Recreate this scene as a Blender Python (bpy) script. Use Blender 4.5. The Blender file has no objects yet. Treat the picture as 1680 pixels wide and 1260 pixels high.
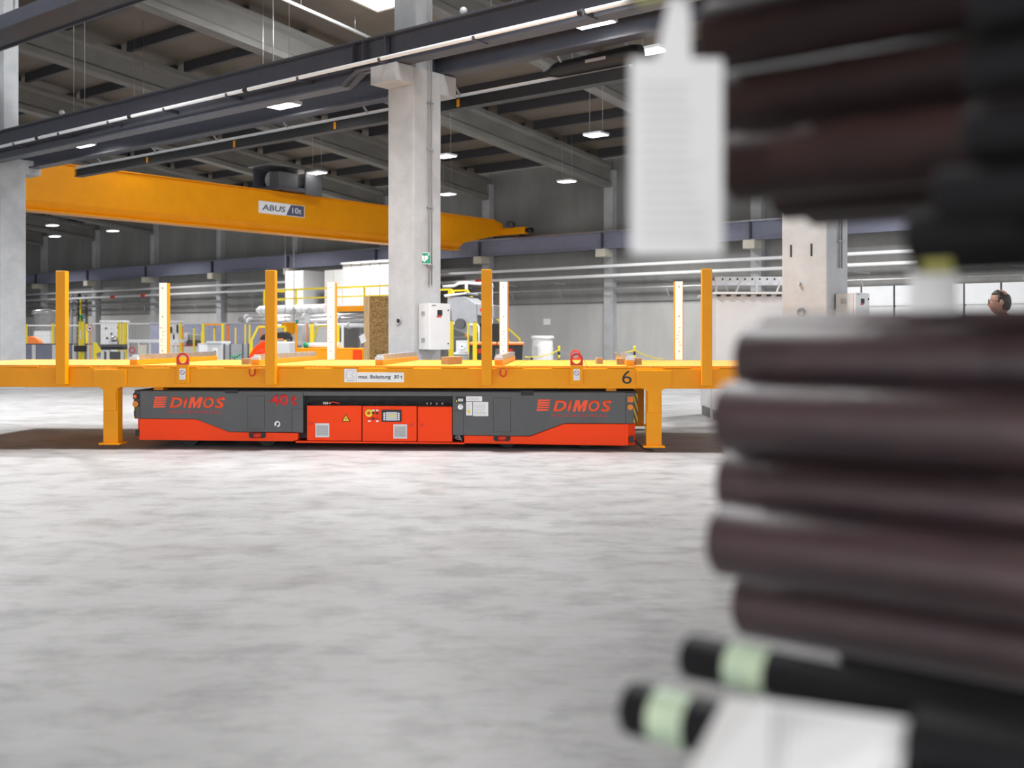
import bpy, bmesh, math, random
from mathutils import Vector, Matrix
random.seed(7)
S = bpy.context.scene
COL = S.collection
PI = math.pi

# ------------------------------------------------------------------ camera, world, light, exposure
CAMH, F, HX, HY = 1.35, 1780.0, 840.0, 553.0
cd = bpy.data.cameras.new('camera'); cam = bpy.data.objects.new('camera', cd); COL.objects.link(cam)
cam.location = (0, 0, CAMH); cam.rotation_euler = (PI/2, 0, 0)
cd.sensor_width = 36.0; cd.lens = F/1680*36
cd.shift_y = (HY-630)/1680.0
cd.clip_start = 0.05; cd.clip_end = 400
cd.dof.use_dof = True; cd.dof.focus_distance = 12.9; cd.dof.aperture_fstop = (cd.lens/1000)/0.0205
cd.dof.aperture_blades = 0
S.camera = cam
S.view_settings.view_transform = 'Standard'; S.view_settings.look = 'None'
S.view_settings.gamma = 1; S.view_settings.use_curve_mapping = False
S.view_settings.exposure = 0.12
w = bpy.data.worlds.new('world'); S.world = w; w.use_nodes = True
w.node_tree.nodes['Background'].inputs[0].default_value = (0.96, 0.97, 1, 1)
w.node_tree.nodes['Background'].inputs[1].default_value = 2.2

TH = math.radians(39.1); RH = -TH                  # hall axes against the camera's
BX, BY = math.sin(TH), math.cos(TH)               # b: across the hall, away from the camera
def H(t, q, z=0): return Vector((t*BY + q*BX, -t*BX + q*BY, z))
def ray(px): return (px-HX)/F
def hp(px, q):                                    # (t, depth) where a column of view meets the plane q
    r = ray(px); D = q/(BX*r+BY); return BY*r*D - BX*D, D
def zy(py, D): return CAMH + (HY-py)*D/F
def G(px, D, z=0): return Vector((ray(px)*D, D, z))
TP = math.radians(3.1); PU = (math.cos(TP), -math.sin(TP)); PN = (math.sin(TP), math.cos(TP))
P0 = (ray(620)*12.9, 12.9)
def ps(px, v=0.0):
    r = ray(px); return (r*(P0[1]+v*PN[1]) - P0[0] - v*PN[0])/(PU[0]-r*PU[1])
def pd(s, v=0.0): return P0[1] + s*PU[1] + v*PN[1]
def pz(px, py, v=0.0): return zy(py, pd(ps(px, v), v))

def area(name, loc, sx, sy, watts, col=(1, .98, .95), rot=(0, 0, 0), spread=PI):
    l = bpy.data.lights.new(name, 'AREA'); l.shape = 'RECTANGLE'; l.size = sx; l.size_y = sy; l.energy = watts; l.color = col; l.spread = spread
    o = bpy.data.objects.new(name, l); COL.objects.link(o); o.location = loc; o.rotation_euler = rot
    return o
QR = -5.0                                          # ridge of the roof
def zroof(q): return 9.65 + 0.112*(41.2-(q if q > QR else 2*QR-q))
# daylight falling through the roof lights (panes are built with the roof)
SKY = [(-23.3, 21.9, 3.2, 4.0, 900), (-17, 11.0, 3.2, 2.6, 700), (-9.6, 11.0, 3.2, 2.6, 700), (-24.4, 11.0, 3.2, 2.6, 600)]  # first is in view; the others are unseen, added to light the floor
for (t, q, sx, sy, wt) in SKY:
    area('roof_area_light', H(t, q, zroof(q)-0.12), sx, sy, wt, (0.95, 0.98, 1), (math.atan(.112), 0, RH))
# high bay lamps of the hall, row by row
for q, ts, wt in ((-6.3, (-1.5, 5), 350), (9.2, (-20, -9.2), 640), (20, (-52, -41, -22, -9, 2), 450), (28.5, (-60, -48, -40, -23, -9, 3), 520), (36.5, (-74, -60, -48, -40, -24, -14, -3), 480)):  # unseen front rows are added to light floor and bars
    for t in ts:
        area('hall_area_light', H(t, q, 7.6), 0.9, 0.9, wt, (1, .98, .97), (0, 0, RH), 2.5)

# ------------------------------------------------------------------ materials
def mat(name, col, rough=.5, metal=0, var=0, scale=4, bump=0, bscale=40, stretch=None, col2=None, spec=.5, coat=0, emit=0):
    m = bpy.data.materials.new(name); m.use_nodes = True
    nt = m.node_tree; N = nt.nodes; L = nt.links; b = N['Principled BSDF']
    b.inputs['Roughness'].default_value = rough; b.inputs['Metallic'].default_value = metal
    b.inputs['Specular IOR Level'].default_value = spec
    if coat: b.inputs['Coat Weight'].default_value = coat
    c = (*col, 1)
    b.inputs['Base Color'].default_value = c
    if emit:
        b.inputs['Emission Color'].default_value = c; b.inputs['Emission Strength'].default_value = emit
    tc = mp = None
    if var or bump or col2:
        tc = N.new('ShaderNodeTexCoord'); mp = N.new('ShaderNodeMapping'); L.new(tc.outputs['Object'], mp.inputs[0])
        if stretch: mp.inputs['Scale'].default_value = stretch
    if var or col2:
        n = N.new('ShaderNodeTexNoise'); n.inputs['Scale'].default_value = scale; n.inputs['Detail'].default_value = 6; n.inputs['Roughness'].default_value = .62
        L.new(mp.outputs[0], n.inputs['Vector'])
        r = N.new('ShaderNodeValToRGB'); L.new(n.outputs['Fac'], r.inputs[0])
        r.color_ramp.elements[0].position = .32; r.color_ramp.elements[1].position = .68
        a = tuple(x*(1-var) for x in col); e = col2 if col2 else tuple(min(1, x*(1+var)) for x in col)
        r.color_ramp.elements[0].color = (*a, 1); r.color_ramp.elements[1].color = (*e, 1)
        L.new(r.outputs[0], b.inputs['Base Color'])
    if bump:
        n2 = N.new('ShaderNodeTexNoise'); n2.inputs['Scale'].default_value = bscale; n2.inputs['Detail'].default_value = 4
        L.new(mp.outputs[0], n2.inputs['Vector'])
        bp = N.new('ShaderNodeBump'); bp.inputs['Strength'].default_value = bump; bp.inputs['Distance'].default_value = .02
        L.new(n2.outputs['Fac'], bp.inputs['Height']); L.new(bp.outputs[0], b.inputs['Normal'])
    return m
M = {}
M['yellow'] = mat('melon_yellow_paint', (.84, .32, .001), .4, var=.04, scale=2, spec=.28)
M['grate'] = mat('yellow_grating', (.86, .38, .03), .5, var=.25, scale=60, bump=.6, bscale=120)
M['orange'] = mat('red_orange_paint', (1, .058, .0), .42, var=.02, spec=.25)
M['shell'] = mat('anthracite_paint', (.085, .088, .092), .42, var=.08, scale=3)
M['shell_dark'] = mat('dark_gap', (.012, .012, .013), .6)
M['black'] = mat('black_rubber', (.01, .01, .011), .5)
M['red'] = mat('signal_red_paint', (.62, .03, .012), .4, var=.1)
M['logo'] = mat('orange_red_print', (.9, .09, .02), .5)
M['redtxt'] = mat('red_stencil', (.66, .02, .02), .5, var=.12, scale=30)
M['white'] = mat('white_paint', (.70, .71, .72), .4, var=.03)
M['sticker'] = mat('white_sticker', (.86, .86, .86), .35)
M['ink'] = mat('black_ink', (.015, .015, .018), .5)
M['inkgrey'] = mat('grey_ink', (.3, .3, .32), .5)
M['blueink'] = mat('slate_print', (.09, .1, .16), .5)
M['purple'] = mat('violet_ink', (.2, .05, .22), .5)
M['hazy'] = mat('hazard_yellow', (.86, .68, .02), .4)
M['amber'] = mat('amber_lens', (.75, .25, .01), .15, spec=.8)
M['redlens'] = mat('orange_red_lens', (.9, .12, .02), .15, spec=.8)
M['steel'] = mat('galvanised_steel', (.5, .5, .51), .35, .85, var=.15, scale=8)
M['grey'] = mat('grey_paint', (.33, .34, .36), .45, var=.06)
M['lgrey'] = mat('light_grey_paint', (.6, .61, .62), .45, var=.04)
M['bluegrey'] = mat('blue_grey_paint', (.22, .23, .31), .5, var=.07)
M['beam'] = mat('slate_beam_paint', (.068, .071, .09), .42, var=.1, scale=3)
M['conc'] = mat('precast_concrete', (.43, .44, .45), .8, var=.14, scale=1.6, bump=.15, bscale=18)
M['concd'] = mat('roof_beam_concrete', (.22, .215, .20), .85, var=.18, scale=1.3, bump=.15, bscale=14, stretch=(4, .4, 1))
M['wall'] = mat('wall_concrete', (.25, .25, .243), .85, var=.2, scale=.55, bump=.1, bscale=12, stretch=(1, 1, .35))
M['plinth'] = mat('pale_lit_wall_concrete', (.46, .46, .45), .8, var=.14, scale=.6, bump=.1, bscale=12, stretch=(1, 1, .35))  # pale lower panels; stronger light low on the wall is in this tone
M['cream'] = mat('cream_concrete', (.62, .59, .49), .8, var=.05)
M['deckroof'] = mat('roof_deck_tan', (.17, .14, .11), .7, var=.1, scale=.7)
M['purlin'] = mat('dark_purlin', (.05, .05, .056), .5)
M['lamp'] = mat('lamp_diffuser', (1, .97, .97), .5, emit=9)
M['pane'] = mat('roof_light_pane', (.95, .97, 1), .5, emit=3.2)
M['pipe'] = mat('white_pipe', (.8, .81, .82), .35)
M['wood'] = mat('raw_timber', (.38, .25, .15), .75, var=.3, scale=9, stretch=(1, 6, 6))
M['pine'] = mat('pine_timber', (.55, .38, .2), .7, var=.2, scale=8, stretch=(6, 6, .6))
M['osb'] = mat('strand_board', (.2, .1, .03), .75, var=.5, scale=26, col2=(.5, .3, .1), stretch=(1, 1, 2.4), bump=.4)
M['green'] = mat('safety_green', (0, .25, .12), .45)
M['signgreen'] = mat('rescue_sign_green', (0, .26, .14), .4)
M['bar'] = mat('dark_steel_bar', (.040, .036, .043), .42, .2, var=.4, scale=5, spec=.8, col2=(.088, .047, .05), stretch=(.7, 3, 3), bump=.12, bscale=60)
M['bar_shaded'] = mat('shaded_steel_bar', (.016, .013, .015), .55, .1, var=.3, scale=4, spec=.25, col2=(.05, .024, .022), stretch=(.7, 3, 3), bump=.12, bscale=60)  # darker copy of the bar steel, upper stack's shade baked in
M['rod'] = mat('black_steel_rod', (.010, .0095, .011), .55, .1, var=.25, scale=8, spec=.25)
M['tapeg'] = mat('pale_green_tape', (.46, .64, .50), .3, var=.15, scale=30, col2=(.62, .72, .5))
M['tapey'] = mat('yellow_green_tape', (.6, .58, .16), .35, var=.15, scale=30)
M['paper'] = mat('label_paper', (.8, .8, .8), .6, var=.02)
M['print'] = mat('faint_label_print', (.48, .48, .5), .6)
M['skin'] = mat('skin', (.40, .20, .145), .5, var=.08)
M['hair'] = mat('dark_hair', (.022, .018, .016), .6, var=.3, scale=80)
M['shirt'] = mat('dark_red_cloth', (.13, .015, .02), .8, var=.1)
M['trouser'] = mat('dark_work_cloth', (.03, .03, .04), .8)
M['plastic'] = mat('white_woven_plastic', (.78, .78, .78), .6, var=.08, scale=6)
M['bin'] = mat('charcoal_bin', (.03, .03, .033), .5)
M['orangelid'] = mat('orange_lid', (.8, .2, .03), .5)
M['screen'] = mat('screen_grey', (.55, .57, .6), .3)
M['tank'] = mat('brushed_tank', (.34, .34, .34), .4, .5, var=.1)

def floor_mat():
    m = bpy.data.materials.new('polished_concrete_floor'); m.use_nodes = True
    nt = m.node_tree; N = nt.nodes; L = nt.links; b = N['Principled BSDF']
    tc = N.new('ShaderNodeTexCoord')
    def noise(scale, detail, stretch, p0, p1, c0, c1):
        mp = N.new('ShaderNodeMapping'); mp.inputs['Scale'].default_value = stretch; L.new(tc.outputs['Object'], mp.inputs[0])
        n = N.new('ShaderNodeTexNoise'); n.inputs['Scale'].default_value = scale; n.inputs['Detail'].default_value = detail; n.inputs['Roughness'].default_value = .65
        L.new(mp.outputs[0], n.inputs['Vector'])
        r = N.new('ShaderNodeValToRGB'); r.color_ramp.elements[0].position = p0; r.color_ramp.elements[1].position = p1
        r.color_ramp.elements[0].color = (*c0, 1); r.color_ramp.elements[1].color = (*c1, 1); L.new(n.outputs['Fac'], r.inputs[0]); return r
    def mul(a, c, f=1):
        x = N.new('ShaderNodeMixRGB'); x.blend_type = 'MULTIPLY'; x.inputs[0].default_value = f
        L.new(a.outputs[0], x.inputs[1]); L.new(c.outputs[0], x.inputs[2]); return x
    a = noise(.5, 8, (1, 1, 1), .3, .7, (.30, .30, .303), (.43, .43, .433))
    c = noise(2.4, 12, (1, 1.3, 1), .36, .52, (.70, .70, .70), (1, 1, 1))
    d = noise(11, 6, (.35, 1.5, 1), .36, .47, (.86, .86, .86), (1, 1, 1))
    e = noise(1.4, 4, (1, 1, 1), .66, .74, (1, 1, 1), (1.07, 1.07, 1.07))
    x = mul(mul(mul(a, c), d), e)
    L.new(x.outputs[0], b.inputs['Base Color'])
    rr = noise(1.2, 6, (1, 1, 1), .3, .7, (.38, .38, .38), (.6, .6, .6)); L.new(rr.outputs[0], b.inputs['Roughness'])
    n2 = N.new('ShaderNodeTexNoise'); n2.inputs['Scale'].default_value = 25; n2.inputs['Detail'].default_value = 6; L.new(tc.outputs['Object'], n2.inputs['Vector'])
    bp = N.new('ShaderNodeBump'); bp.inputs['Strength'].default_value = .08; bp.inputs['Distance'].default_value = .01
    L.new(n2.outputs['Fac'], bp.inputs['Height']); L.new(bp.outputs[0], b.inputs['Normal'])
    return m
M['floor'] = floor_mat()
def hazard_mat():
    m = bpy.data.materials.new('hazard_stripes'); m.use_nodes = True
    N = m.node_tree.nodes; L = m.node_tree.links; b = N['Principled BSDF']
    tc = N.new('ShaderNodeTexCoord'); sp = N.new('ShaderNodeSeparateXYZ'); L.new(tc.outputs['Object'], sp.inputs[0])
    ad = N.new('ShaderNodeMath'); ad.operation = 'MULTIPLY_ADD'; ad.inputs[1].default_value = 1.2; L.new(sp.outputs['Y'], ad.inputs[0]); L.new(sp.outputs['Z'], ad.inputs[2])
    mo = N.new('ShaderNodeMath'); mo.operation = 'FRACT'; ml = N.new('ShaderNodeMath'); ml.operation = 'MULTIPLY'; ml.inputs[1].default_value = 7.5
    L.new(ad.outputs[0], ml.inputs[0]); L.new(ml.outputs[0], mo.inputs[0])
    gt = N.new('ShaderNodeMath'); gt.operation = 'GREATER_THAN'; gt.inputs[1].default_value = .5; L.new(mo.outputs[0], gt.inputs[0])
    mx = N.new('ShaderNodeMixRGB'); mx.inputs[1].default_value = (.012, .012, .012, 1); mx.inputs[2].default_value = (.85, .68, .02, 1)
    L.new(gt.outputs[0], mx.inputs[0]); L.new(mx.outputs[0], b.inputs['Base Color']); b.inputs['Roughness'].default_value = .4
    return m
M['hazard'] = hazard_mat()

# ------------------------------------------------------------------ mesh helpers
class MB:
    def __init__(s): s.v = []; s.f = []; s.sm = []
    def add(s, vs, fs, smooth=False):
        o = len(s.v); s.v += [Vector(v) for v in vs]; s.f += [tuple(i+o for i in f) for f in fs]; s.sm += [smooth]*len(fs); return s
    def box(s, x0, x1, y0, y1, z0, z1):
        return s.add([(x0,y0,z0),(x1,y0,z0),(x1,y1,z0),(x0,y1,z0),(x0,y0,z1),(x1,y0,z1),(x1,y1,z1),(x0,y1,z1)],
                     [(3,2,1,0),(4,5,6,7),(0,1,5,4),(1,2,6,5),(2,3,7,6),(3,0,4,7)])
    def cbox(s, c, d): return s.box(c[0]-d[0]/2, c[0]+d[0]/2, c[1]-d[1]/2, c[1]+d[1]/2, c[2]-d[2]/2, c[2]+d[2]/2)
    def bar(s, a, b, wd, ht=None, up=(0,0,1)):      # rectangular bar from a to b
        a, b = Vector(a), Vector(b); d = (b-a).normalized(); u = Vector(up)
        if abs(d.dot(u)) > .98: u = Vector((0, 1, 0))
        x = d.cross(u).normalized(); y = x.cross(d); ht = ht or wd
        o = []
        for p in (a, b):
            for sx, sy in ((-1,-1),(1,-1),(1,1),(-1,1)): o.append(p + x*(sx*wd/2) + y*(sy*ht/2))
        return s.add(o, [(0,1,2,3)[::-1],(4,5,6,7),(0,1,5,4),(1,2,6,5),(2,3,7,6),(3,0,4,7)])
    def tube(s, pts, r, n=10, caps=True):
        pts = [Vector(p) for p in pts]; rs = r if isinstance(r, (list, tuple)) else [r]*len(pts)
        o = []; up = None
        for i, p in enumerate(pts):
            d = (pts[min(i+1, len(pts)-1)] - pts[max(i-1, 0)]).normalized()
            if up is None:
                up = Vector((0,0,1)) if abs(d.z) < .9 else Vector((1,0,0))
            x = d.cross(up).normalized(); y = x.cross(d).normalized(); up = y
            for k in range(n):
                a = 2*PI*k/n; o.append(p + x*(math.cos(a)*rs[i]) + y*(math.sin(a)*rs[i]))
        fs = [(i*n+k, i*n+(k+1)%n, (i+1)*n+(k+1)%n, (i+1)*n+k) for i in range(len(pts)-1) for k in range(n)]
        s.add(o, fs, True)
        if caps:
            q = len(s.v)-len(o)
            s.f += [tuple(q+k for k in range(n))[::-1], tuple(q+(len(pts)-1)*n+k for k in range(n))]; s.sm += [False, False]
        return s
    def cyl(s, a, b, r, n=16): return s.tube([a, b], r, n)
    def prism(s, poly, y0, y1):                     # (x, z) outline pushed along y
        n = len(poly)
        vs = [(x, y0, z) for x, z in poly] + [(x, y1, z) for x, z in poly]
        fs = [tuple(range(n)), tuple(range(n, 2*n))[::-1]] + [(i, n+i, n+(i+1)%n, (i+1)%n) for i in range(n)]
        return s.add(vs, fs)
    def prismx(s, poly, x0, x1):                    # (y, z) outline pushed along x
        n = len(poly)
        vs = [(x0, y, z) for y, z in poly] + [(x1, y, z) for y, z in poly]
        fs = [tuple(range(n)), tuple(range(n, 2*n))[::-1]] + [(i, n+i, n+(i+1)%n, (i+1)%n) for i in range(n)]
        return s.add(vs, fs)
    def prismz(s, poly, z0, z1):
        n = len(poly)
        vs = [(x, y, z0) for x, y in poly] + [(x, y, z1) for x, y in poly]
        fs = [tuple(range(n))[::-1], tuple(range(n, 2*n))] + [(i, (i+1)%n, n+(i+1)%n, n+i) for i in range(n)]
        return s.add(vs, fs)
    def lathe(s, prof, n=24, c=(0,0)):              # (r, z) profile about a vertical axis
        o = [(c[0]+r*math.cos(2*PI*k/n), c[1]+r*math.sin(2*PI*k/n), z) for r, z in prof for k in range(n)]
        fs = [(i*n+k, i*n+(k+1)%n, (i+1)*n+(k+1)%n, (i+1)*n+k) for i in range(len(prof)-1) for k in range(n)]
        return s.add(o, fs, True)
    def torus(s, c, R, r, ax='y', n=28, m=10, a0=0, a1=2*PI):
        c = Vector(c); closed = a1-a0 > 2*PI-.01; pts = []
        for k in range(n+1):
            a = a0+(a1-a0)*k/n; x, z = R*math.cos(a), R*math.sin(a)
            pts.append(c + (Vector((x,0,z)) if ax == 'y' else Vector((0,x,z)) if ax == 'x' else Vector((x,z,0))))
        return s.tube(pts, r, m, not closed)
    def ball(s, c, r, n=12, m=8):
        r = r if isinstance(r, (tuple, list)) else (r, r, r)
        o = [(c[0]+r[0]*math.sin(PI*j/m)*math.cos(2*PI*k/n), c[1]+r[1]*math.sin(PI*j/m)*math.sin(2*PI*k/n), c[2]-r[2]*math.cos(PI*j/m)) for j in range(m+1) for k in range(n)]
        return s.add(o, [(j*n+k, j*n+(k+1)%n, (j+1)*n+(k+1)%n, (j+1)*n+k) for j in range(m) for k in range(n)], True)
    def mesh(s, name):
        me = bpy.data.meshes.new(name); me.from_pydata([tuple(v) for v in s.v], [], s.f)
        bm = bmesh.new(); bm.from_mesh(me); bmesh.ops.recalc_face_normals(bm, faces=bm.faces[:]); bm.to_mesh(me); bm.free()
        me.polygons.foreach_set('use_smooth', s.sm); me.update(); return me

def obj(name, mb, m, parent=None, loc=(0,0,0), rz=0, bev=0):
    me = mb.mesh(name) if isinstance(mb, MB) else mb
    if m is not None and not me.materials: me.materials.append(M[m])
    o = bpy.data.objects.new(name, me); COL.objects.link(o)
    o.location = loc; o.rotation_euler = (0, 0, rz)
    if parent: o.parent = parent
    if bev:
        b = o.modifiers.new('bevel', 'BEVEL'); b.width = bev; b.segments = 2; b.limit_method = 'ANGLE'; b.angle_limit = .6
    return o
def tag(o, label, cat, group=None):
    o['label'] = label; o['category'] = cat
    if group: o['group'] = group
    return o
def thing(name, label, cat, loc=(0,0,0), rz=0, group=None):
    o = bpy.data.objects.new(name, None); COL.objects.link(o); o.empty_display_size = .1
    o.location = loc; o.rotation_euler = (0, 0, rz)
    return tag(o, label, cat, group)
def struct(o): o['kind'] = 'structure'; return o
def stuff(o): o['kind'] = 'stuff'; return o
def lbl(o, l): o['label'] = l; return o
def copy_tree(o, parent=None):
    c = o.copy(); COL.objects.link(c)
    if parent: c.parent = parent
    for ch in [k for k in o.children]: copy_tree(ch, c)
    return c
def text(name, body, m, parent, x0, x1, z0, z1, y, shear=0, off=0, spacing=1, ax='front', depth=.002):
    """flat lettering filling x0..x1, z0..z1 on the plane y (front) of the parent"""
    cu = bpy.data.curves.new(name, 'FONT'); cu.body = body; cu.size = 1; cu.shear = shear; cu.offset = off; cu.space_character = spacing
    cu.extrude = 0; cu.resolution_u = 3
    to = bpy.data.objects.new('tmp_text', cu); COL.objects.link(to)
    bpy.context.view_layer.update()
    me = bpy.data.meshes.new_from_object(to.evaluated_get(bpy.context.evaluated_depsgraph_get()))
    bpy.data.objects.remove(to); bpy.data.curves.remove(cu)
    xs = [v.co.x for v in me.vertices]; ys = [v.co.y for v in me.vertices]
    ax0, ax1, ay0, ay1 = min(xs), max(xs), min(ys), max(ys)
    for v in me.vertices:
        X = x0 + (v.co.x-ax0)/(ax1-ax0)*(x1-x0); Z = z0 + (v.co.y-ay0)/(ay1-ay0)*(z1-z0)
        v.co = (X, y, Z) if ax == 'front' else (y, X, Z)
    bm = bmesh.new(); bm.from_mesh(me)
    r = bmesh.ops.extrude_face_region(bm, geom=bm.faces[:])
    d = Vector((0, -depth, 0)) if ax == 'front' else Vector((depth, 0, 0))
    bmesh.ops.translate(bm, vec=d, verts=[g for g in r['geom'] if isinstance(g, bmesh.types.BMVert)])
    bmesh.ops.recalc_face_normals(bm, faces=bm.faces[:]); bm.to_mesh(me); bm.free()
    me.materials.clear(); me.materials.append(M[m])
    return obj(name, me, None, parent)

# ------------------------------------------------------------------ the hall
fl = MB().add([(-120,-60,0),(60,-60,0),(60,110,0),(-120,110,0)], [(0,1,2,3)])
struct(obj('floor', fl, 'floor'))

PITCH = 7.37; TW0 = hp(987, 41.0)[0] + .12        # a wall pier every bay
PIERS = [TW0 + PITCH*k for k in range(-9, 7)]
QW = 41.7
wb = struct(obj('wall_back', MB().box(PIERS[0]-2, PIERS[-1]+2, .12, .4, 0, 9.9), 'wall', None, H(0, QW), RH))
pm = MB().box(-PITCH/2+.02, PITCH/2-.02, 0, .12, .0, 2.92).mesh('wall_panel')
pm2 = MB().box(-PITCH/2+.02, PITCH/2-.02, 0, .12, 2.95, 9.6).mesh('wall_panel_upper')
pim = MB().box(-.24, .24, -.34, .02, 0, 9.0).mesh('pier')
cbm = MB().prismx([(-1.0, 5.35), (-1.0, 5.0), (-.345, 5.0), (-.345, 5.35)], -.26, .26).mesh('corbel')
for k, t in enumerate(PIERS):
    if k: 
        obj('wall_panel', pm, 'plinth', wb, (t-PITCH/2, 0, 0)); obj('upper_wall_panel', pm2, 'wall', wb, (t-PITCH/2, 0, 0))  # lower panels take the paler, lit tone
    p = obj('pier', pim, 'cream' if False else 'conc', wb, (t, 0, 0)); obj('corbel', cbm, 'cream', p)
wl = struct(obj('wall_left', MB().box(-.2, .2, -34, 42, 0, 15), 'wall', None, H(PIERS[0]-2, 0), RH))

# roof: deck, concrete beams, steel purlins, roof lights
Q0, Q1 = -34.0, 41.6
T0, T1 = PIERS[0]-2, PIERS[-1]+2
holes = [(t-sx/2, t+sx/2, q-sy/2, q+sy/2) for (t, q, sx, sy, wt) in SKY]
ce = struct(bpy.data.objects.new('ceiling', None)); COL.objects.link(ce); ce.location = H(0, 0); ce.rotation_euler = (0, 0, RH)
dm = MB()
qs = sorted({Q0, QR, Q1, *[h[2] for h in holes], *[h[3] for h in holes]}); tsx = sorted({T0, T1, *[h[0] for h in holes], *[h[1] for h in holes]})
for i in range(len(qs)-1):
    for j in range(len(tsx)-1):
        qm, tm = (qs[i]+qs[i+1])/2, (tsx[j]+tsx[j+1])/2
        if any(h[0] < tm < h[1] and h[2] < qm < h[3] for h in holes): continue
        a, b, c, d = tsx[j], tsx[j+1], qs[i], qs[i+1]
        dm.add([(a,c,zroof(c)),(b,c,zroof(c)),(b,d,zroof(d)),(a,d,zroof(d)),(a,c,zroof(c)+.2),(b,c,zroof(c)+.2),(b,d,zroof(d)+.2),(a,d,zroof(d)+.2)],
               [(3,2,1,0),(4,5,6,7),(0,1,5,4),(1,2,6,5),(2,3,7,6),(3,0,4,7)])
obj('roof_deck', dm, 'deckroof', ce)
for (a, b, c, d) in holes:
    obj('roof_light_pane', MB().add([(a,c,zroof(c)+.05),(b,c,zroof(c)+.05),(b,d,zroof(d)+.05),(a,d,zroof(d)+.05)], [(0,1,2,3)]), 'pane', ce)  # glowing panes, also over the added unseen roof lights
bmm = MB()
prof = [(-.27,-.36),(.27,-.36),(.27,-.52),(.14,-.62),(.14,-1.14),(.25,-1.24),(.25,-1.44),(-.25,-1.44),(-.25,-1.24),(-.14,-1.14),(-.14,-.62),(-.27,-.52)]
n = len(prof)
bmm.add([(x, y, zroof(y)+z) for y in (Q0, QR, 41.25) for x, z in prof],
        [tuple(range(n)), tuple(range(2*n, 3*n))[::-1]] + [(k*n+i, k*n+n+i, k*n+n+(i+1)%n, k*n+(i+1)%n) for k in (0, 1) for i in range(n)])
bme = bmm.mesh('roof_beam')
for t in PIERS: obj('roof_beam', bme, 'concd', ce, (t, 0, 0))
pum = MB().box(-PITCH/2+.3, PITCH/2-.3, -.08, .08, -.36, -.002).mesh('purlin')
for k, t in enumerate(PIERS[1:]):
    q = 40.2
    while q > 12:
        if not any(h[0]-.3 < t-PITCH/2+PITCH/2 and h[1]+.3 > t-PITCH and h[2]-.1 < q < h[3]+.1 for h in holes):
            obj('purlin', pum, 'purlin', ce, (t-PITCH/2, q, zroof(q)))
        q -= 2.35

o = thing('roof_pipe', 'slim white pipe running under the roof left of the bright roof light', 'pipe', H(-25.6, 0), RH)
qa_, qb_ = 16.0, 24.6
obj('tube', MB().cyl((0, qa_, zroof(qa_)-.55), (0, qb_, zroof(qb_)-.55), .05, 10), 'pipe', o)
for k in range(4): q = qa_+1+k*2.2; obj('hanger', MB().cyl((0, q, zroof(q)-.5), (0, q, zroof(q)-.01), .012, 6), 'steel', o)

# row of columns with crane corbels
QA = 13.3
def column(t, name, label, upper=True, corbels=True, zt=10.9):
    c = thing(name, label, 'column', H(t, QA), RH)
    ztop = zroof(QA) - 1.46
    obj('shaft', MB().box(-.31, .31, 0, .68, 0, 5.97 if corbels else ztop), 'conc', c, bev=.015)
    if corbels:
        obj('upper_shaft', MB().box(-.29, .24, .13, .52, 5.97, ztop), 'conc', c, bev=.012)
        obj('corbel', MB().box(-.31, .31, -.42, -.001, 5.66, 5.97), 'conc', c, bev=.012)
        obj('corbel', MB().box(-.31, .31, .681, 1.08, 5.60, 5.97), 'conc', c, bev=.012)
    return c
TA, TL, TC = -13.28, -28.02, -5.93
colA = column(TA, 'concrete_column', 'tall concrete column with green first aid sign and white cabinet')
colL = column(TL, 'concrete_column', 'concrete column at the left edge of the photo')
colC = column(TC, 'concrete_column', 'concrete column at right between white housing and dark bars', corbels=False)
for c, dz in ((colA, 0), (colC, 0)):
    for yy in (.35, .42):
        obj('conduit', MB().cyl((.335, yy, 2.25), (.335, yy, 11.0), .012, 8), 'grey', c)
    for zz in (2.6, 3.6, 4.6, 5.4, 6.8): obj('conduit_clip', MB().box(0.31, .35, .31, .46, zz-.012, zz+.012), 'steel', c)
obj('anchor_socket', MB().cyl((-.04, -.015, zy(527, 18.7)), (-.04, .01, zy(527, 18.7)), .05, 18), 'shell_dark', colA)
obj('anchor_ring', MB().torus((-.04, -.016, zy(527, 18.7)), .05, .012), 'grey', colA)
obj('anchor_ring', MB().torus((-.03, -.02, zy(513, 14.2)), .042, .018), 'shell', colC)
obj('anchor_socket', MB().cyl((-.03, -.02, zy(513, 14.2)), (-.03, .01, zy(513, 14.2)), .035, 18), 'redlens' if False else 'inkgrey', colC)
for xx in (-.18, .1): obj('cast_slot', MB().box(xx-.012, xx+.012, -.004, .01, zy(422, 14.2), zy(402, 14.2)), 'shell_dark', colC)
obj('hook_bolt', MB().cyl((-.06, -.05, zy(466, 14.2)), (-.06, 0, zy(466, 14.2)), .02), 'steel', colC)

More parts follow.
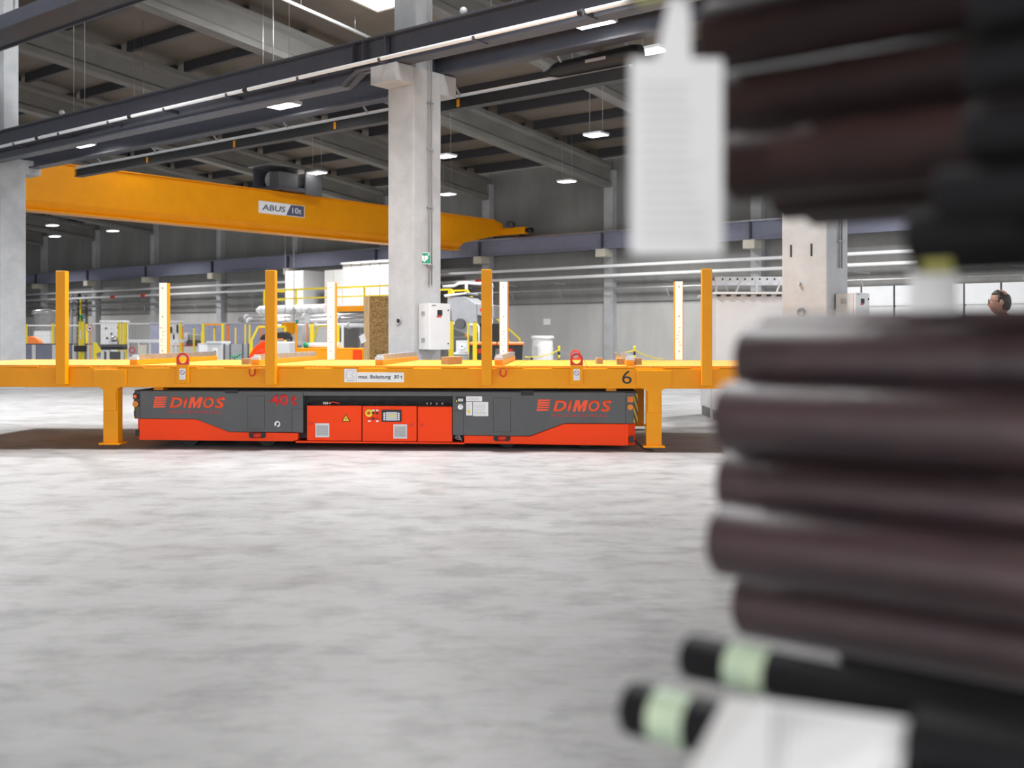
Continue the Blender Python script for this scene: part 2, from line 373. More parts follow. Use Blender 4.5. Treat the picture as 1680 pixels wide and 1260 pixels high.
def wall_cabinet(t, y0, zlo, zhi, wd, label, name='control_cabinet'):
    c = thing(name, label, 'cabinet', H(t+.311, QA+y0, zlo), RH)
    hgt = zhi-zlo; dp = .26
    obj('body', MB().box(.02, dp, 0, wd, 0, hgt), 'lgrey', c, bev=.006)
    obj('door', MB().box(dp+.004, dp+.03, -.004, wd+.004, -.004, hgt+.004), 'white', c, bev=.004)
    for zz in (.2*hgt, .78*hgt):
        v = MB()
        for k in range(5): v.box(.09, .17, -.006, 0, zz-.03+k*.015, zz-.022+k*.015)
        obj('vent', v, 'grey', c)
    obj('meter', MB().box(dp+.03, dp+.036, wd*.36, wd*.60, hgt*.74, hgt*.86), 'ink', c)
    obj('warning_label', MB().box(dp+.03, dp+.034, wd*.33, wd*.56, hgt*.70, hgt*.735), 'red', c)
    for zz in (.13, .86): obj('lock', MB().cyl((dp+.03, wd*.9, hgt*zz), (dp+.042, wd*.9, hgt*zz), .012, 10), 'ink', c)
    obj('name_plate', MB().box(dp+.03, dp+.034, wd*.1, wd*.28, hgt*.95, hgt*.965), 'ink', c)
    return c
wall_cabinet(TA, .10, zy(573, 18.9), zy(499, 18.9), .50, 'white control cabinet mounted on the central column')
wall_cabinet(TC, .22, zy(545, 14.2), zy(482, 14.2), .46, 'white control cabinet on the right hand column above the bars')

# first aid sign
sg = thing('defibrillator_sign', 'green first aid sign with white heart on the central column', 'sign', H(TA+.313, QA+.27, zy(434, 18.8)), RH+math.radians(52))
obj('back_plate', MB().box(-.1, .1, -.03, .0, 0, .2), 'white', sg)
obj('green_face', MB().box(-.085, .095, -.034, -.031, .012, .19), 'signgreen', sg)
hp_ = []
for k in range(30):
    a = 2*PI*k/30; hp_.append((-.012+.0042*16*math.sin(a)**3, .098+.0042*(13*math.cos(a)-5*math.cos(2*a)-2*math.cos(3*a)-math.cos(4*a))))
obj('heart', MB().prism(hp_, -.037, -.0345), 'white', sg)
obj('cross', MB().box(.045, .085, -.037, -.0345, .158, .168).box(.060, .070, -.037, -.0345, .143, .183), 'white', sg)
obj('flash', MB().box(-.03, .01, -.039, -.0372, .092, .098).box(-.013, -.007, -.039, -.0372, .075, .115), 'signgreen', sg)

# ------------------------------------------------------------------ crane runway beams
ZB0, ZBS, ZB1 = 5.77, 5.98, 6.50
def i_beam(mb, x0, x1, z0, z1, fw=.30, ft=.035, wt=.03):
    mb.box(x0, x1, -fw/2, fw/2, z1-ft, z1); mb.box(x0, x1, -fw/2, fw/2, z0, z0+ft); mb.box(x0, x1, -wt/2, wt/2, z0+ft, z1-ft)
def runway(q, label, t0, t1, split):
    r = thing('crane_runway_beam', label, 'beam', H(0, q), RH)
    a = MB(); i_beam(a, t0, split-1.15, ZB0, ZB1); obj('girder', a, 'beam', r)
    b = MB(); b.box(split-1.15, split-.01, -.15, .15, ZB1-.035, ZB1); b.box(split-.75, split-.01, -.15, .15, ZBS, ZBS+.035)
    b.prism([(split-1.15, ZB0), (split-1.05, ZB0), (split-.75, ZBS), (split-.01, ZBS), (split-.01, ZB1-.03), (split-1.15, ZB1-.03)], -.02, .02)
    b.add([(split-1.15,-.15,ZB0),(split-.75,-.15,ZBS),(split-.75,.15,ZBS),(split-1.15,.15,ZB0)], [(0,1,2,3)])
    obj('dapped_end', b, 'beam', r)
    c = MB(); i_beam(c, split+.01, t1, ZBS, ZB1); obj('girder', c, 'beam', r)
    for x in (split-.02, split-.55, split-.82, TL):
        obj('stiffener', MB().box(x-.01, x+.01, -.145, .145, ZBS+.02, ZB1-.03), 'beam', r)
    obj('crane_rail', MB().box(t0, t1, -.03, .03, ZB1, ZB1+.05), 'steel', r)
    return r
TB0, TB1 = -52, 9
runway(13.07, 'slate crane runway beam nearest the camera, carrying the white pipe', TB0, TB1, TA)
runway(14.20, 'slate crane runway beam behind the column row, above black power rail', TB0, TB1, TA)
pp = thing('beam_pipe', 'white pipe clipped along the front of the nearest runway beam', 'pipe', H(0, 12.74), RH)
obj('tube', MB().cyl((TB0, 0, 6.02), (TB1, 0, 6.02), .036, 12), 'pipe', pp)
cl = MB().box(-.02, .02, -.05, .30, 5.96, 6.03); clm = cl.mesh('clip')
k = TB0+1
while k < TB1: obj('clip', clm, 'beam', pp, (k, 0, 0)); k += 2.1
jm = MB().cyl((-.06,0,6.02),(.06,0,6.02), .05, 12).mesh('joint')
for px in (62, 214, 404, 955): obj('joint', jm, 'black', pp, (hp(px, 12.74)[0], 0, 0))
# wall crane beam and lines on the wall
wr = thing('wall_runway_beam', 'blue grey crane runway beam along the back wall', 'beam', H(0, QW-.75), RH)
a = MB(); i_beam(a, T0, T1, 5.36, 6.12, .3); obj('girder', a, 'bluegrey', wr)
for t in PIERS: obj('stiffener', MB().box(t-.03, t+.03, -.16, .15, 5.36, 6.12), 'beam', wr)
obj('crane_rail', MB().box(T0, T1, -.03, .03, 6.12, 6.18), 'steel', wr)
for zz, nm in ((4.55, 'upper white pipe line running along the back wall'), (4.12, 'lower white pipe line running along the back wall')):
    o = thing('wall_pipe', nm, 'pipe', H(0, QW-1.0), RH)
    obj('tube', MB().cyl((T0, 0, zz), (T1, 0, zz), .075, 10), 'pipe', o)
    for t in PIERS: obj('bracket', MB().box(t-.03, t+.03, .05, .62, zz-.04, zz+.02), 'steel', o)
    if zz < 4.3:
        for px in (186, 236, 788): 
            tt = hp(px, QW-1.0)[0]; obj('red_cap', MB().cyl((tt-.25,0,zz),(tt+.25,0,zz), .1, 10), 'red', o)
o = thing('wall_conduit', 'thin grey conduit with slanted brackets low on the back wall', 'conduit', H(0, QW-.7), RH)
obj('tube', MB().cyl((T0, 0, 3.55), (T1, 0, 3.55), .035, 8), 'steel', o)
km = MB().bar((-.3,0,3.9),(.35,0,3.8), .05).bar((0,.0,3.55),(.15,0,3.15), .03).mesh('bracket')
for k in range(40): obj('bracket', km, 'grey', o, (T0+2+k*2.9, 0, 0))

# black power rail with lit top and black tubular heater, behind beam two
tr0, D0 = hp(128, 14.75); tr1 = hp(1035, 14.75)[0]
o = thing('power_rail', 'black power rail slung below the second runway beam', 'rail', H(0, 14.75), RH)
obj('channel', MB().box(tr0, tr1, -.1, .1, 5.50, 5.68), 'black', o)
obj('lit_top', MB().box(tr0, tr1, -.06, .06, 5.70, 5.76), 'pipe', o)  # white strip stands for the rail's lit upper face
for px in (127, 245, 388, 553, 755):
    t = hp(px, 14.7)[0]; obj('lamp_glint', MB().box(t-.03, t+.03, -.115, -.101, 5.52, 5.66), 'yellow', o)  # lamp reflections on the rail, built as small yellow chips
for k in range(7):
    t = tr0 + (tr1-tr0)*(k+.5)/7; obj('hanger', MB().bar((t, 0, 5.7), (t, -.35, 6.02), .03), 'grey', o)
ht0, ht1 = hp(893, 14.6)[0], hp(1052, 14.6)[0]
o = thing('tube_heater', 'black tubular device hanging under the beams beside the paper tag', 'heater', H(0, 14.6), RH)
zc = zy(106, hp(980, 14.6)[1])+.04
obj('casing', MB().tube([(ht0,0,zc-.02),(ht0+.3,0,zc),(ht1-.15,0,zc+.02),(ht1,0,zc+.02)], [.05,.13,.15,.12], 18), 'black', o)
obj('pale_mark', MB().box(ht0+.95, ht0+1.35, -.152, -.14, zc-.02, zc+.03), 'inkgrey', o)
for f in (.3, .85):
    t = ht0+(ht1-ht0)*f; obj('hanger', MB().bar((t,0,zc+.1),(t,0,zc+.5), .03), 'grey', o)
# cable duct high at the top left
o = thing('cable_duct', 'dark cable duct crossing the top left corner under the roof', 'duct', H(0, 12.35), RH)
obj('trough', MB().box(-48, -12, -.45, .45, 8.45, 8.52), 'wood' if False else 'purlin', o)
for yy in (-.45, .45): obj('side_rail', MB().box(-48, -12, yy-.02, yy+.02, 8.40, 8.72), 'beam', o)
for k in range(9): obj('hanger', MB().bar((-47+k*4.2, -.47, 8.5), (-47+k*4.2, -.47, zroof(12)-.01), .03), 'steel', o)
for k in range(9): obj('hanger', MB().bar((-47+k*4.2, .47, 8.5), (-47+k*4.2, .47, zroof(12.8)-.01), .03), 'steel', o)

# small white dome sensors on the near beam
for px, lb in ((104, 'small white dome sensor standing on the runway beam near left column'), (763, 'small white dome sensor standing on the runway beam right of the central column')):
    t, D = hp(px, 13.2)
    o = tag(obj('dome_sensor', MB().cyl((0,0,0),(0,0,.1), .02, 8).ball((0,0,.14), .065), 'white', None, H(t, 13.16, ZB1), RH), lb, 'sensor')

# hanging lamps
def lamp(px, py, label, q=None, z=7.75, sz=.62, near=False):
    if q is None:
        D = F*(z-CAMH)/(HY-py); p = G(px, D, z)
    else:
        t, D = hp(px, q); p = H(t, q, zy(py, D))
    qq = p.x*BX + p.y*BY
    o = thing('high_bay_lamp', label, 'lamp', p, RH, 'high bay lamps hanging from the roof')
    obj('diffuser', MB().box(-sz/2, sz/2, -sz*.36, sz*.36, -.01, .0), 'lamp', o)
    obj('housing', MB().box(-sz/2-.03, sz/2+.03, -sz*.36-.03, sz*.36+.03, .002, .07), 'lgrey', o)
    tt = p.x*BY - p.y*BX
    zt = zroof(qq)-p.z-(1.47 if min(abs(tt-a) for a in PIERS) < .75 else .02)
    for sx in (-.8, .8): obj('wire', MB().cyl((sx*sz/2, 0, .07), (sx*sz/2, 0, zt), .006, 5), 'steel', o)
    return o
lamp(968, 37, 'largest bright flat lamp between the runway beams at top right of the column', q=13.62, sz=.62)
lamp(461, 173, 'bright flat lamp between runway beams left of the central column', q=13.62, sz=.62)
lamp(130, 238, 'bright flat lamp between runway beams close to the left column', q=13.62, sz=.62)
lamp(1070, 84, 'flat lamp just left of the hanging paper tag, past the black heater', sz=.62)
lamp(823, 100, 'flat lamp under the second beam just right of the central column', sz=.8)
lamp(440, 200, 'smaller flat lamp just under the second beam left of the column', sz=.6)
lamp(228, 241, 'flat lamp peeking out above the black power rail at left', sz=.7)
lamp(978, 222, 'lamp on two long wires under the roof left of the paper tag')
lamp(930, 298, 'lowest lamp in front of the dim back wall left of the paper tag')
lamp(731, 257, 'upper of two small lamps touching the right edge of the central column')
lamp(734, 319, 'lower of two small lamps touching the right edge of the central column')
lamp(520, 284, 'small lamp just right of the crane trolley')
lamp(1176, 270, 'tiny lamp mostly hidden by the white paper tag', sz=.5)
lamp(74, 347, 'tiny lamp right under the yellow girder at far left')
lamp(86, 370, 'second tiny lamp below the yellow girder beside the left column')
lamp(185, 379, 'tiny far lamp below the girder right of the other two')
lamp(90, 388, 'farthest and lowest tiny lamp beside the left column')

# ------------------------------------------------------------------ bridge crane
tg = hp(835, 41.0)[0] - .25
cr = thing('bridge_crane', 'yellow overhead bridge crane with dark trolley and hanging hook block', 'crane', H(tg, 0), RH)
GA, GB = 14.3, 40.9
ZG0, ZG1 = 5.38, 6.95
side = [(GA, 5.98), (GA+1.9, ZG0+.30), (GB-3.4, ZG0+.30), (GB-1.0, 6.2), (GB-.35, 6.45), (GB-.35, 6.85), (GB-1.0, ZG1), (GA, ZG1)]
obj('girder', MB().prismx(side, -.24, .24), 'yellow', cr)
obj('top_flange', MB().box(-.34, .34, GA, GB-1, ZG1, ZG1+.03), 'yellow', cr)
lf = MB().prismx([(GA+1.9, ZG0+.302), (GA+1.9, ZG0), (GB-3.6, ZG0), (GB-3.3, ZG0+.302)], -.14, .34)
obj('lower_flange', MB().add([(-.30,GA+1.9,ZG0+.30),(-.30,GB-3.3,ZG0+.30),(-.16,GB-3.6,ZG0+.02),(-.16,GA+1.9,ZG0+.02),(.30,GA+1.9,ZG0+.30),(.30,GB-3.3,ZG0+.30),(.16,GB-3.6,ZG0+.02),(.16,GA+1.9,ZG0+.02)],
   [(0,1,2,3),(4,5,6,7),(0,1,5,4),(3,2,6,7),(0,3,7,4),(1,2,6,5)]), 'yellow', cr)
obj('bottom_plate', MB().box(-.34, .34, GA+1.8, GB-3.5, ZG0-.02, ZG0+.015), 'yellow', cr)
obj('end_truck', MB().box(-1.6, 1.6, GB-.4, GB-.05, 6.28, 6.62), 'yellow', cr, bev=.02)
obj('end_truck', MB().box(-1.6, 1.6, GA-.25, GA+.1, 6.58, 6.9), 'yellow', cr)
for x in (-1.3, 1.3): obj('wheel', MB().cyl((x, GB-.32, 6.3), (x, GB-.12, 6.3), .13, 18), 'black', cr)
obj('drive_motor', MB().cyl((.9, GB-.75, 6.75), (.9, GB-.4, 6.75), .16, 14), 'beam', cr)
obj('buffer', MB().cyl((1.6, GB-.22, 6.45), (1.95, GB-.22, 6.45), .12, 14), 'black', cr)
def gq(px, dx=.24):   # position along the girder's visible face at px
    r = ray(px); c = H(tg+dx, 0); return (r*c.y - c.x)/(BX - r*BY)
# white capacity sign
qa, qb = gq(424), gq(499)
def zat(px, py): q = gq(px); return zy(py, H(tg+.24, q).y)
z0s, z1s = 5.95, 6.55
z1s = zat(424, 329); z0s = zat(424, 349)
sx = tg
sgn = lbl(obj('capacity_sign', MB().box(.243, .262, qa, qb, z0s, z1s), 'sticker', cr), 'white and slate capacity sign')
qm = qa + (qb-qa)*.64
def girder_plate(name, poly, m, parent, x0, x1):
    return obj(name, MB().prismx(poly, x0, x1), m, parent)
girder_plate('slate_field', [(qm-.12, z0s+.02), (qb-.03, z0s+.02), (qb-.03, z1s-.02), (qm+.12, z1s-.02)], 'blueink', sgn, .2625, .267)
# lettering: built on the girder's left face (mirrored so it reads from the camera side)
def side_text(name, body, m, parent, y0, y1, zl, zh, x, shear=0, off=0):
    o = text(name, body, m, parent, y0, y1, zl, zh, x, shear, off, 1, 'side', .003); return o
side_text('lettering', 'ABUS', 'blueink', sgn, qa+.15, qm-.15, z0s+.12, z1s-.12, .263, .12, .02)
side_text('lettering', '10t', 'sticker', sgn, qm+.18, qb-.16, z0s+.12, z1s-.12, .268, 0, .012)
# trolley
qc = gq(470); q0t, q1t = gq(432), gq(514)
tro = lbl(obj('trolley', MB().box(-.75, .75, q0t+.3, q1t, ZG1+.06, ZG1+.2), 'beam', cr), 'dark grey trolley on top of the girder')
obj('motor_box', MB().box(.1, .7, q0t+.4, qc+.2, ZG1+.2, ZG1+.75), 'shell', tro, bev=.02)
obj('side_plate', MB().box(.7, .78, qc+.5, q1t, ZG1-.05, ZG1+.95), 'shell', tro, bev=.02)
obj('drum', MB().cyl((0, q0t+.5, ZG1+.5), (0, q1t-.3, ZG1+.5), .3, 18), 'grey', tro)
obj('cover_plate', MB().box(-.72, .7, q0t, q1t-.1, ZG1+.96, ZG1+1.0), 'steel', tro)
obj('side_plate', MB().box(-.78, -.7, q0t+.3, q1t, ZG1-.05, ZG1+.95), 'beam', tro)
for yy in (q0t+.6, q1t-.5): obj('wheel', MB().cyl((.5, yy, ZG1+.12), (.6, yy, ZG1+.12), .1, 12), 'black', tro)
# hook block hangs beside the girder
hq = gq(475, -.55); hD = H(tg-.55, hq).y; hz = zy(537, hD)
for dy in (-.22, .22):
    obj('cable', MB().cyl((-.55, hq+dy, hz+.2), (-.55, hq+dy, ZG1+.3), .012, 6), 'steel', cr)
hk = lbl(obj('hook_block', MB().prismx([(hq-.3,hz+.2),(hq+.3,hz+.2),(hq+.34,hz+.02),(hq+.12,hz-.3),(hq-.12,hz-.3),(hq-.34,hz+.02)], -.68, -.42), 'yellow', cr, bev=.04), 'orange hook block')
obj('hook', MB().torus((-.55, hq, hz-.46), .1, .035, 'x', 18, 8, -PI*.9, PI*.5), 'black', hk)

# ------------------------------------------------------------------ load platform (lifted by the carrier)
PW = 3.2
pl = thing('load_platform', 'long yellow steel load platform with upright posts numbered 6', 'platform', (P0[0], P0[1], 0), -TP)
sL, sR = ps(-170), ps(1440)
zt, zb = 1.012, .745
fr = MB().box(sL, sR, 0, .14, zb, zt-.03); obj('front_beam', fr, 'yellow', pl, bev=.008)
obj('back_beam', MB().box(sL, sR, PW-.14, PW, zb, zt-.03), 'yellow', pl, bev=.008)
for s in (sL, sR-.14): obj('end_beam', MB().box(s, s+.14, .145, PW-.145, zb, zt-.03), 'yellow', pl)
nb = 9
for k in range(1, nb):
    s = sL + (sR-sL)*k/nb; obj('cross_beam', MB().box(s-.05, s+.05, .145, PW-.145, zb+.09, zt-.032), 'yellow', pl)
npn = 14; step = (sR-sL)/npn
for k in range(npn):
    obj('deck_panel', MB().box(sL+k*step+.004, sL+(k+1)*step-.004, .03, PW-.03, zt-.028, zt), 'grate', pl, bev=.003)
tb = MB().box(-.16, .16, -.012, .04, zt-.028, zt-.016).mesh('deck_tab')
for k in range(18): obj('deck_tab', tb, 'yellow', pl, (sL+.3+(sR-sL)*k/18, 0, 0))
# T-shaped legs
def leg(s, v0, front):
    z0 = .055
    sgnv = -1 if front else 1
    l = obj('leg', MB().box(s-.09, s+.09, v0, v0+.15, z0+.02, zb), 'yellow', pl, bev=.008)
    yf = v0 if front else v0+.15
    y0, y1 = (v0-.022, v0-.001) if front else (v0+.151, v0+.172)
    obj('gusset_plate', MB().prism([(s-.205, zt-.05), (s+.205, zt-.05), (s+.205, zb+.02), (s+.10, zb-.01), (s+.075, zb-.05), (s+.075, .46), (s-.075, .46), (s-.075, zb-.05), (s-.10, zb-.01), (s-.205, zb+.02)], y0, y1), 'yellow', l, bev=.008)
    obj('foot_plate', MB().box(s-.125, s+.125, v0-.05, v0+.2, z0, z0+.022), 'yellow', l, bev=.005)
for px in (181, 1073):
    s = ps(px); leg(s, .0, True); leg(s, PW-.15, False)
# posts: front ones plain, back ones with a white wooden face
zpt = pz(443, 444)
fpm = MB().box(-.06, .06, -.10, -.001, zb+.035, zpt).mesh('front_post')
for px in (99, 443, 798, 1160):
    s = ps(px, -.1); obj('post', fpm, 'yellow', pl, (s, 0, 0), bev=.006)
    sb = s
    p = obj('post', MB().box(-.066, .066, PW+.001, PW+.10, zb+.035, zpt+.02), 'yellow', pl, (sb, 0, 0), bev=.006)
    f = lbl(obj('white_facing', MB().box(-.052, .052, PW-.035, PW-.001, zt+.005, zpt+.02), 'sticker', p), 'white facing board with red marks')
    
# bolts and red marks on the boards
bolt = MB().cyl((0, PW-.041, 0), (0, PW-.034, 0), .012, 10).mesh('bolt')
for p in [c for c in pl.children if c.name.startswith('post') and c.children]:
    for zz in (zpt-.06, zpt-.49, zpt-1.0): obj('bolt', bolt, 'inkgrey', p, (0, 0, zz))
    for k in range(6):
        zz = zt+.22+k*.05+random.uniform(-.01, .01); x0 = random.uniform(-.048, 0)
        obj('red_mark', MB().bar((x0, PW-.037, zz), (x0+random.uniform(.03, .05), PW-.037, zz+random.uniform(-.008, .008)), .004), 'red', p)
# lifting eyes front and back
def eye(s, v, front):
    y0, y1 = (-.035, -.001) if front else (PW+.001, PW+.035)
    e = obj('eye_plate', MB().box(s-.075, s+.075, y0, y1, zb+.045, zt+.005), 'yellow', pl, bev=.006)
    ym = (y0+y1)/2; zc = zt+.075; o = []
    ro, ri, n = .075, .05, 24
    r = MB(); out = [(s-ro, zt+.006), (s-ro, zc)] + [(s+ro*math.cos(PI-PI*k/n), zc+ro*math.sin(PI-PI*k/n)) for k in range(1, n)] + [(s+ro, zc), (s+ro, zt+.006)]
    # ring plate: outer outline with round hole, two half shells
    def half(sg):
        po = [(s+sg*ro*math.sin(a), zc+ro*math.cos(a)) for a in [PI/2*k/10 for k in range(11)]] + [(s+sg*ro, zt+.006), (s, zt+.006)]
        pi_ = [(s+sg*ri*math.sin(PI*k/16), zc+ri*math.cos(PI*k/16)) for k in range(16, -1, -1)]
        poly = po + pi_
        r.prism(poly, y0+.004, y1-.004)
    half(1); half(-1)
    lbl(obj('lifting_eye', r, 'red', e), 'red lifting eye ring')
    if front:
        st = obj('notice', MB().box(s-.036, s+.036, y0-.003, y0-.0005, zt-.17, zt-.04), 'sticker', e)
        obj('no_entry_mark', MB().torus((s, y0-.004, zt-.085), .027, .0035, 'y', 24, 6).bar((s-.018, y0-.004, zt-.067), (s+.018, y0-.004, zt-.103), .005), 'purple', st)
        tl = MB()
        for k in range(3): tl.box(s-.024, s+.024, y0-.004, y0-.003, zt-.13-k*.013, zt-.127-k*.013)
        obj('fine_print', tl, 'inkgrey', st)
for px in (301, 946): s = ps(px); eye(s, 0, True); eye(s, 0, False)
# shackles
for px in (416, 826):
    s = ps(px)
    sh = obj('shackle_lug', MB().box(s-.02, s+.02, -.05, -.001, zt-.10, zt-.04), 'yellow', pl)
    lbl(obj('shackle', MB().tube([(s-.033, -.045, zt-.035), (s-.036, -.05, zt-.07)] + [(s+.036*math.cos(PI+PI*k/10), -.055, zt-.08+.045*math.sin(PI+PI*k/10)) for k in range(11)] + [(s+.036, -.05, zt-.07), (s+.033, -.045, zt-.035)], .009, 10), 'red', sh), 'red shackle')
# bolsters across the deck
for px in (219, 419, 622, 818, 1034):
    s = ps(px, .1)
    b = obj('bolster', MB().box(s-.048, s+.048, .1, PW-.12, zt+.001, zt+.062), 'yellow', pl, bev=.004)
    lbl(obj('wear_bar', MB().box(s-.042, s+.042, .16, PW-.14, zt+.063, zt+.125), 'steel', b), 'grey bare metal top bar')
    obj('end_cap', MB().box(s-.05, s+.05, .085, .155, zt+.063, zt+.098), 'white', b)
# writing
for px0, px1, py0, py1, nm in ((565, 585, 605, 627, 'emblem_plate'), (585.6, 663, 611, 627, 'load_sign')):
    s0, s1 = ps(px0), ps(px1); za, zb_ = pz(px0, py1), pz(px0, py0)
    p = obj(nm, MB().box(s0, s1, -.006, -.0005, za, zb_), 'sticker', pl)
    if nm == 'load_sign':
        stuff(text('lettering', 'max. Belastung  30 t', 'ink', p, s0+.02, s1-.02, za+.030, zb_-.028, -.006, 0, .012))
    else:
        w_, h_ = s1-s0, zb_-za
        pts = [(s0+w_*.16, -.007, za+h_*.36), (s0+w_*.16, -.007, za+h_*.66), (s0+w_*.28, -.007, za+h_*.86), (s0+w_*.5, -.007, za+h_*.9), (s0+w_*.85, -.007, za+h_*.82), (s0+w_*.66, -.007, za+h_*.66), (s0+w_*.62, -.007, za+h_*.5), (s0+w_*.82, -.007, za+h_*.36)]
        obj('outline_mark', MB().tube(pts, .0022, 6).bar((s0+.012, -.007, za+h_*.28), (s1-.012, -.007, za+h_*.28), .003), 'inkgrey', p)
        obj('fine_print', MB().box(s0+.03, s1-.03, -.007, -.006, za+h_*.1, za+h_*.14), 'inkgrey', p)
s0, s1 = ps(1020.5), ps(1036.5)
lbl(text('number', '6', 'ink', pl, s0, s1, pz(1029, 630), pz(1029, 608), -.001, 0, .0), 'black painted number 6')

# timber blocks lying on the deck
def block(px0, px1, py0, py1, v, label, dv=.22, rz=0, dz=.0):
    s = ps((px0+px1)/2, v); wd = (px1-px0)*pd(s, v)/F
    p = Vector((P0[0]+s*PU[0]+v*PN[0], P0[1]+s*PU[1]+v*PN[1], zt+.001))
    o = tag(obj('timber_block', MB().box(-wd/2, wd/2, 0, dv, 0, (py1-py0)*pd(s, v)/F), 'wood', None, p, -TP+rz, bev=.004), label, 'block')
block(723, 736, 583.5, 596, .45, 'squared timber block on the deck below the white cabinet', .5, -.25)
block(979, 989, 585, 595, .9, 'small squared timber block on the deck right of the red eyes', .15, .1)
block(1012, 1025, 587, 597, .5, 'timber block on deck left of the rightmost bolster', .12)
block(1042, 1053, 585, 596, .5, 'timber block on deck right of the rightmost bolster', .2)
block(396, 409, 587.5, 597, .35, 'reddish timber block on deck at the second bolster from left', .25)

# ------------------------------------------------------------------ carrier under the platform
AV = .10                                           # its front face sits a little behind the platform's
ag = thing('transport_vehicle', 'low grey and orange driverless transport vehicle carrying the yellow platform', 'vehicle', (P0[0]+AV*PN[0], P0[1]+AV*PN[1], 0), -TP)
def as_(px): return ps(px, AV)
def az(py, px=620): return pz(px, py, AV)
AL, AR = as_(217), as_(1046)
aw = 2.2
zA1, zA0 = az(641), az(725)
def poly(pts): return [(as_(x), az(y)) for x, y in pts]
# dark core
obj('core', MB().box(AL+.12, AR-.12, .10, aw-.1, zA0+.03, zA1-.02), 'shell_dark', ag)
obj('top_plate', MB().box(AL+.02, AR-.02, .02, aw, zA1-.018, zA1), 'black', ag)
for px, py0, py1 in ((380, 641, 646), (865, 641, 648)):
    s = as_(px); obj('top_slot', MB().box(s-.075, s+.075, -.008, .05, az(py1), az(py0)+.005), 'black', ag)
for px in (258, 1003): s = as_(px); obj('support_pad', MB().box(s-.06, s+.06, .04, .2, zA1, zb-.002), 'yellow', ag)
for px in (400, 850): s = as_(px); obj('lift_table', MB().box(s-.5, s+.5, .25, aw-.2, zA1, zb-.002), 'black', ag)
# shells
lsh = obj('side_shell', MB().prism(poly([(230, 643), (497, 643), (497, 710.5), (479, 709.5), (376, 709.5), (321, 688.5), (230, 688)]), 0, .10), 'shell', ag)
rsh = obj('side_shell', MB().prism(poly([(743, 643), (1026, 643), (1026, 693), (926, 693), (869, 714), (743, 713)]), 0, .10), 'shell', ag)
obj('top_strip', MB().prism(poly([(497.5, 643), (742.5, 643), (742.5, 649.5), (497.5, 649.5)]), .0, .1), 'shell', ag)
# corners: chamfered with hazard stripes
def corner(x0, x1, ys, left):
    a, b = as_(x0), as_(x1)
    if left: pg = [(b, 0), (b, .1), (b, aw), (a, aw-.02), (a, .14), (a+.03, .02)]
    else: pg = [(a, 0), (b-.05, .0), (b, .13), (b, aw-.02), (a, aw), (a, .1)]
    c = obj('corner_shell', MB().prismz(pg, az(ys), zA1-.02), 'shell', ag)
    return c
cl_ = corner(216, 229.5, 688.5, True); cr_ = corner(1026.5, 1046.5, 693, False)
a = as_(216); obj('hazard_strip', MB().prismz([(a+.032, .012), (a+.026, .004), (a-.006, .135), (a-.003, .15)], az(688), zA1-.03), 'hazard', cl_)
b = as_(1046.5); obj('hazard_strip', MB().prismz([(b-.05, -.006), (b-.048, .004), (b+.002, .14), (b+.008, .13)], az(692), zA1-.03), 'hazard', cr_)
for c, px, ys in ((cl_, 223, (651.5, 664)), (cr_, 1034, (654, 666.5))):
    s = as_(px)
    obj('lamp_base', MB().box(s-.032, s+.032, -.012, -.001, az(ys[0]+4.5), az(ys[0]-4.5)), 'ink' if c is cl_ else 'amber', c)
    obj('signal_lamp', MB().cyl((s, -.03, az(ys[0])), (s, -.012, az(ys[0])), .02, 16), 'redlens', c)
    obj('signal_lamp', MB().cyl((s, -.022, az(ys[1])), (s, -.001, az(ys[1])), .034, 20).torus((s, -.02, az(ys[1])), .03, .006), 'amber', c)
# orange chassis with the raised ends
obj('chassis', MB().prism(poly([(228, 689), (321, 689.5), (376, 710.5), (497, 711.5), (488, 711.6), (488, 722), (480, 725), (228, 724)]), .02, .16), 'orange', ag, bev=.006)
obj('chassis', MB().prism(poly([(761, 714), (869, 715), (926, 694), (1026, 694), (1026, 729.5), (761, 727)]), .02, .16), 'orange', ag, bev=.006)
def end(x0, x1, ytop, ybot, left):
    a, b = as_(x0), as_(x1)
    pg = [(b, .022), (b, aw-.02), (a, aw-.05), (a, .12)] if left else [(a, .022), (b-.09, .022), (b, .12), (b, aw-.05), (a, aw-.02)]
    e = obj('chassis_end', MB().prismz(pg, az(ybot), az(ytop)), 'orange', ag, bev=.004)
    return e
e1 = end(220, 228.5, 689, 723.5, True); e2 = end(1025.5, 1043, 694, 729, False)
s = as_(223); obj('sensor_slot', MB().box(s-.028, s+.02, .05, .16, az(718), az(708)), 'black', e1)
s = as_(1036.5); obj('sensor_slot', MB().box(s-.028, s+.028, .012, .1, az(724), az(714)), 'black', e2)
obj('back_shell', MB().box(AL+.05, AR-.05, aw-.1, aw, zA0, zA1-.02), 'shell', ag)
obj('sill', MB().prism(poly([(485, 724), (762, 725.5), (762, 728), (485, 727)]), .0, .5), 'orange', ag)
# wheel pockets with round axle caps
for x0, x1, y0, y1 in ((408, 435, 711, 720), (810, 837, 714, 723)):
    a, b = as_(x0), as_(x1)
    pk = obj('wheel_pocket', MB().prism([(a, az(y0)), (b, az(y0)), (b, az(y1-2)), (b-.02, az(y1)), (a+.02, az(y1)), (a, az(y1-2))], .008, .03), 'black', ag)
    m_ = (a+b)/2; obj('axle_cap', MB().cyl((m_, .03, az(y1)+.006), (m_, .03, az(y0)-.001), .058, 18), 'red', pk)
for px in (295, 425, 830, 960):
    s = as_(px)
    for yy in (.35, aw-.55): obj('wheel', MB().cyl((s, yy, .13), (s, yy+.18, .13), .13, 22), 'black', ag)
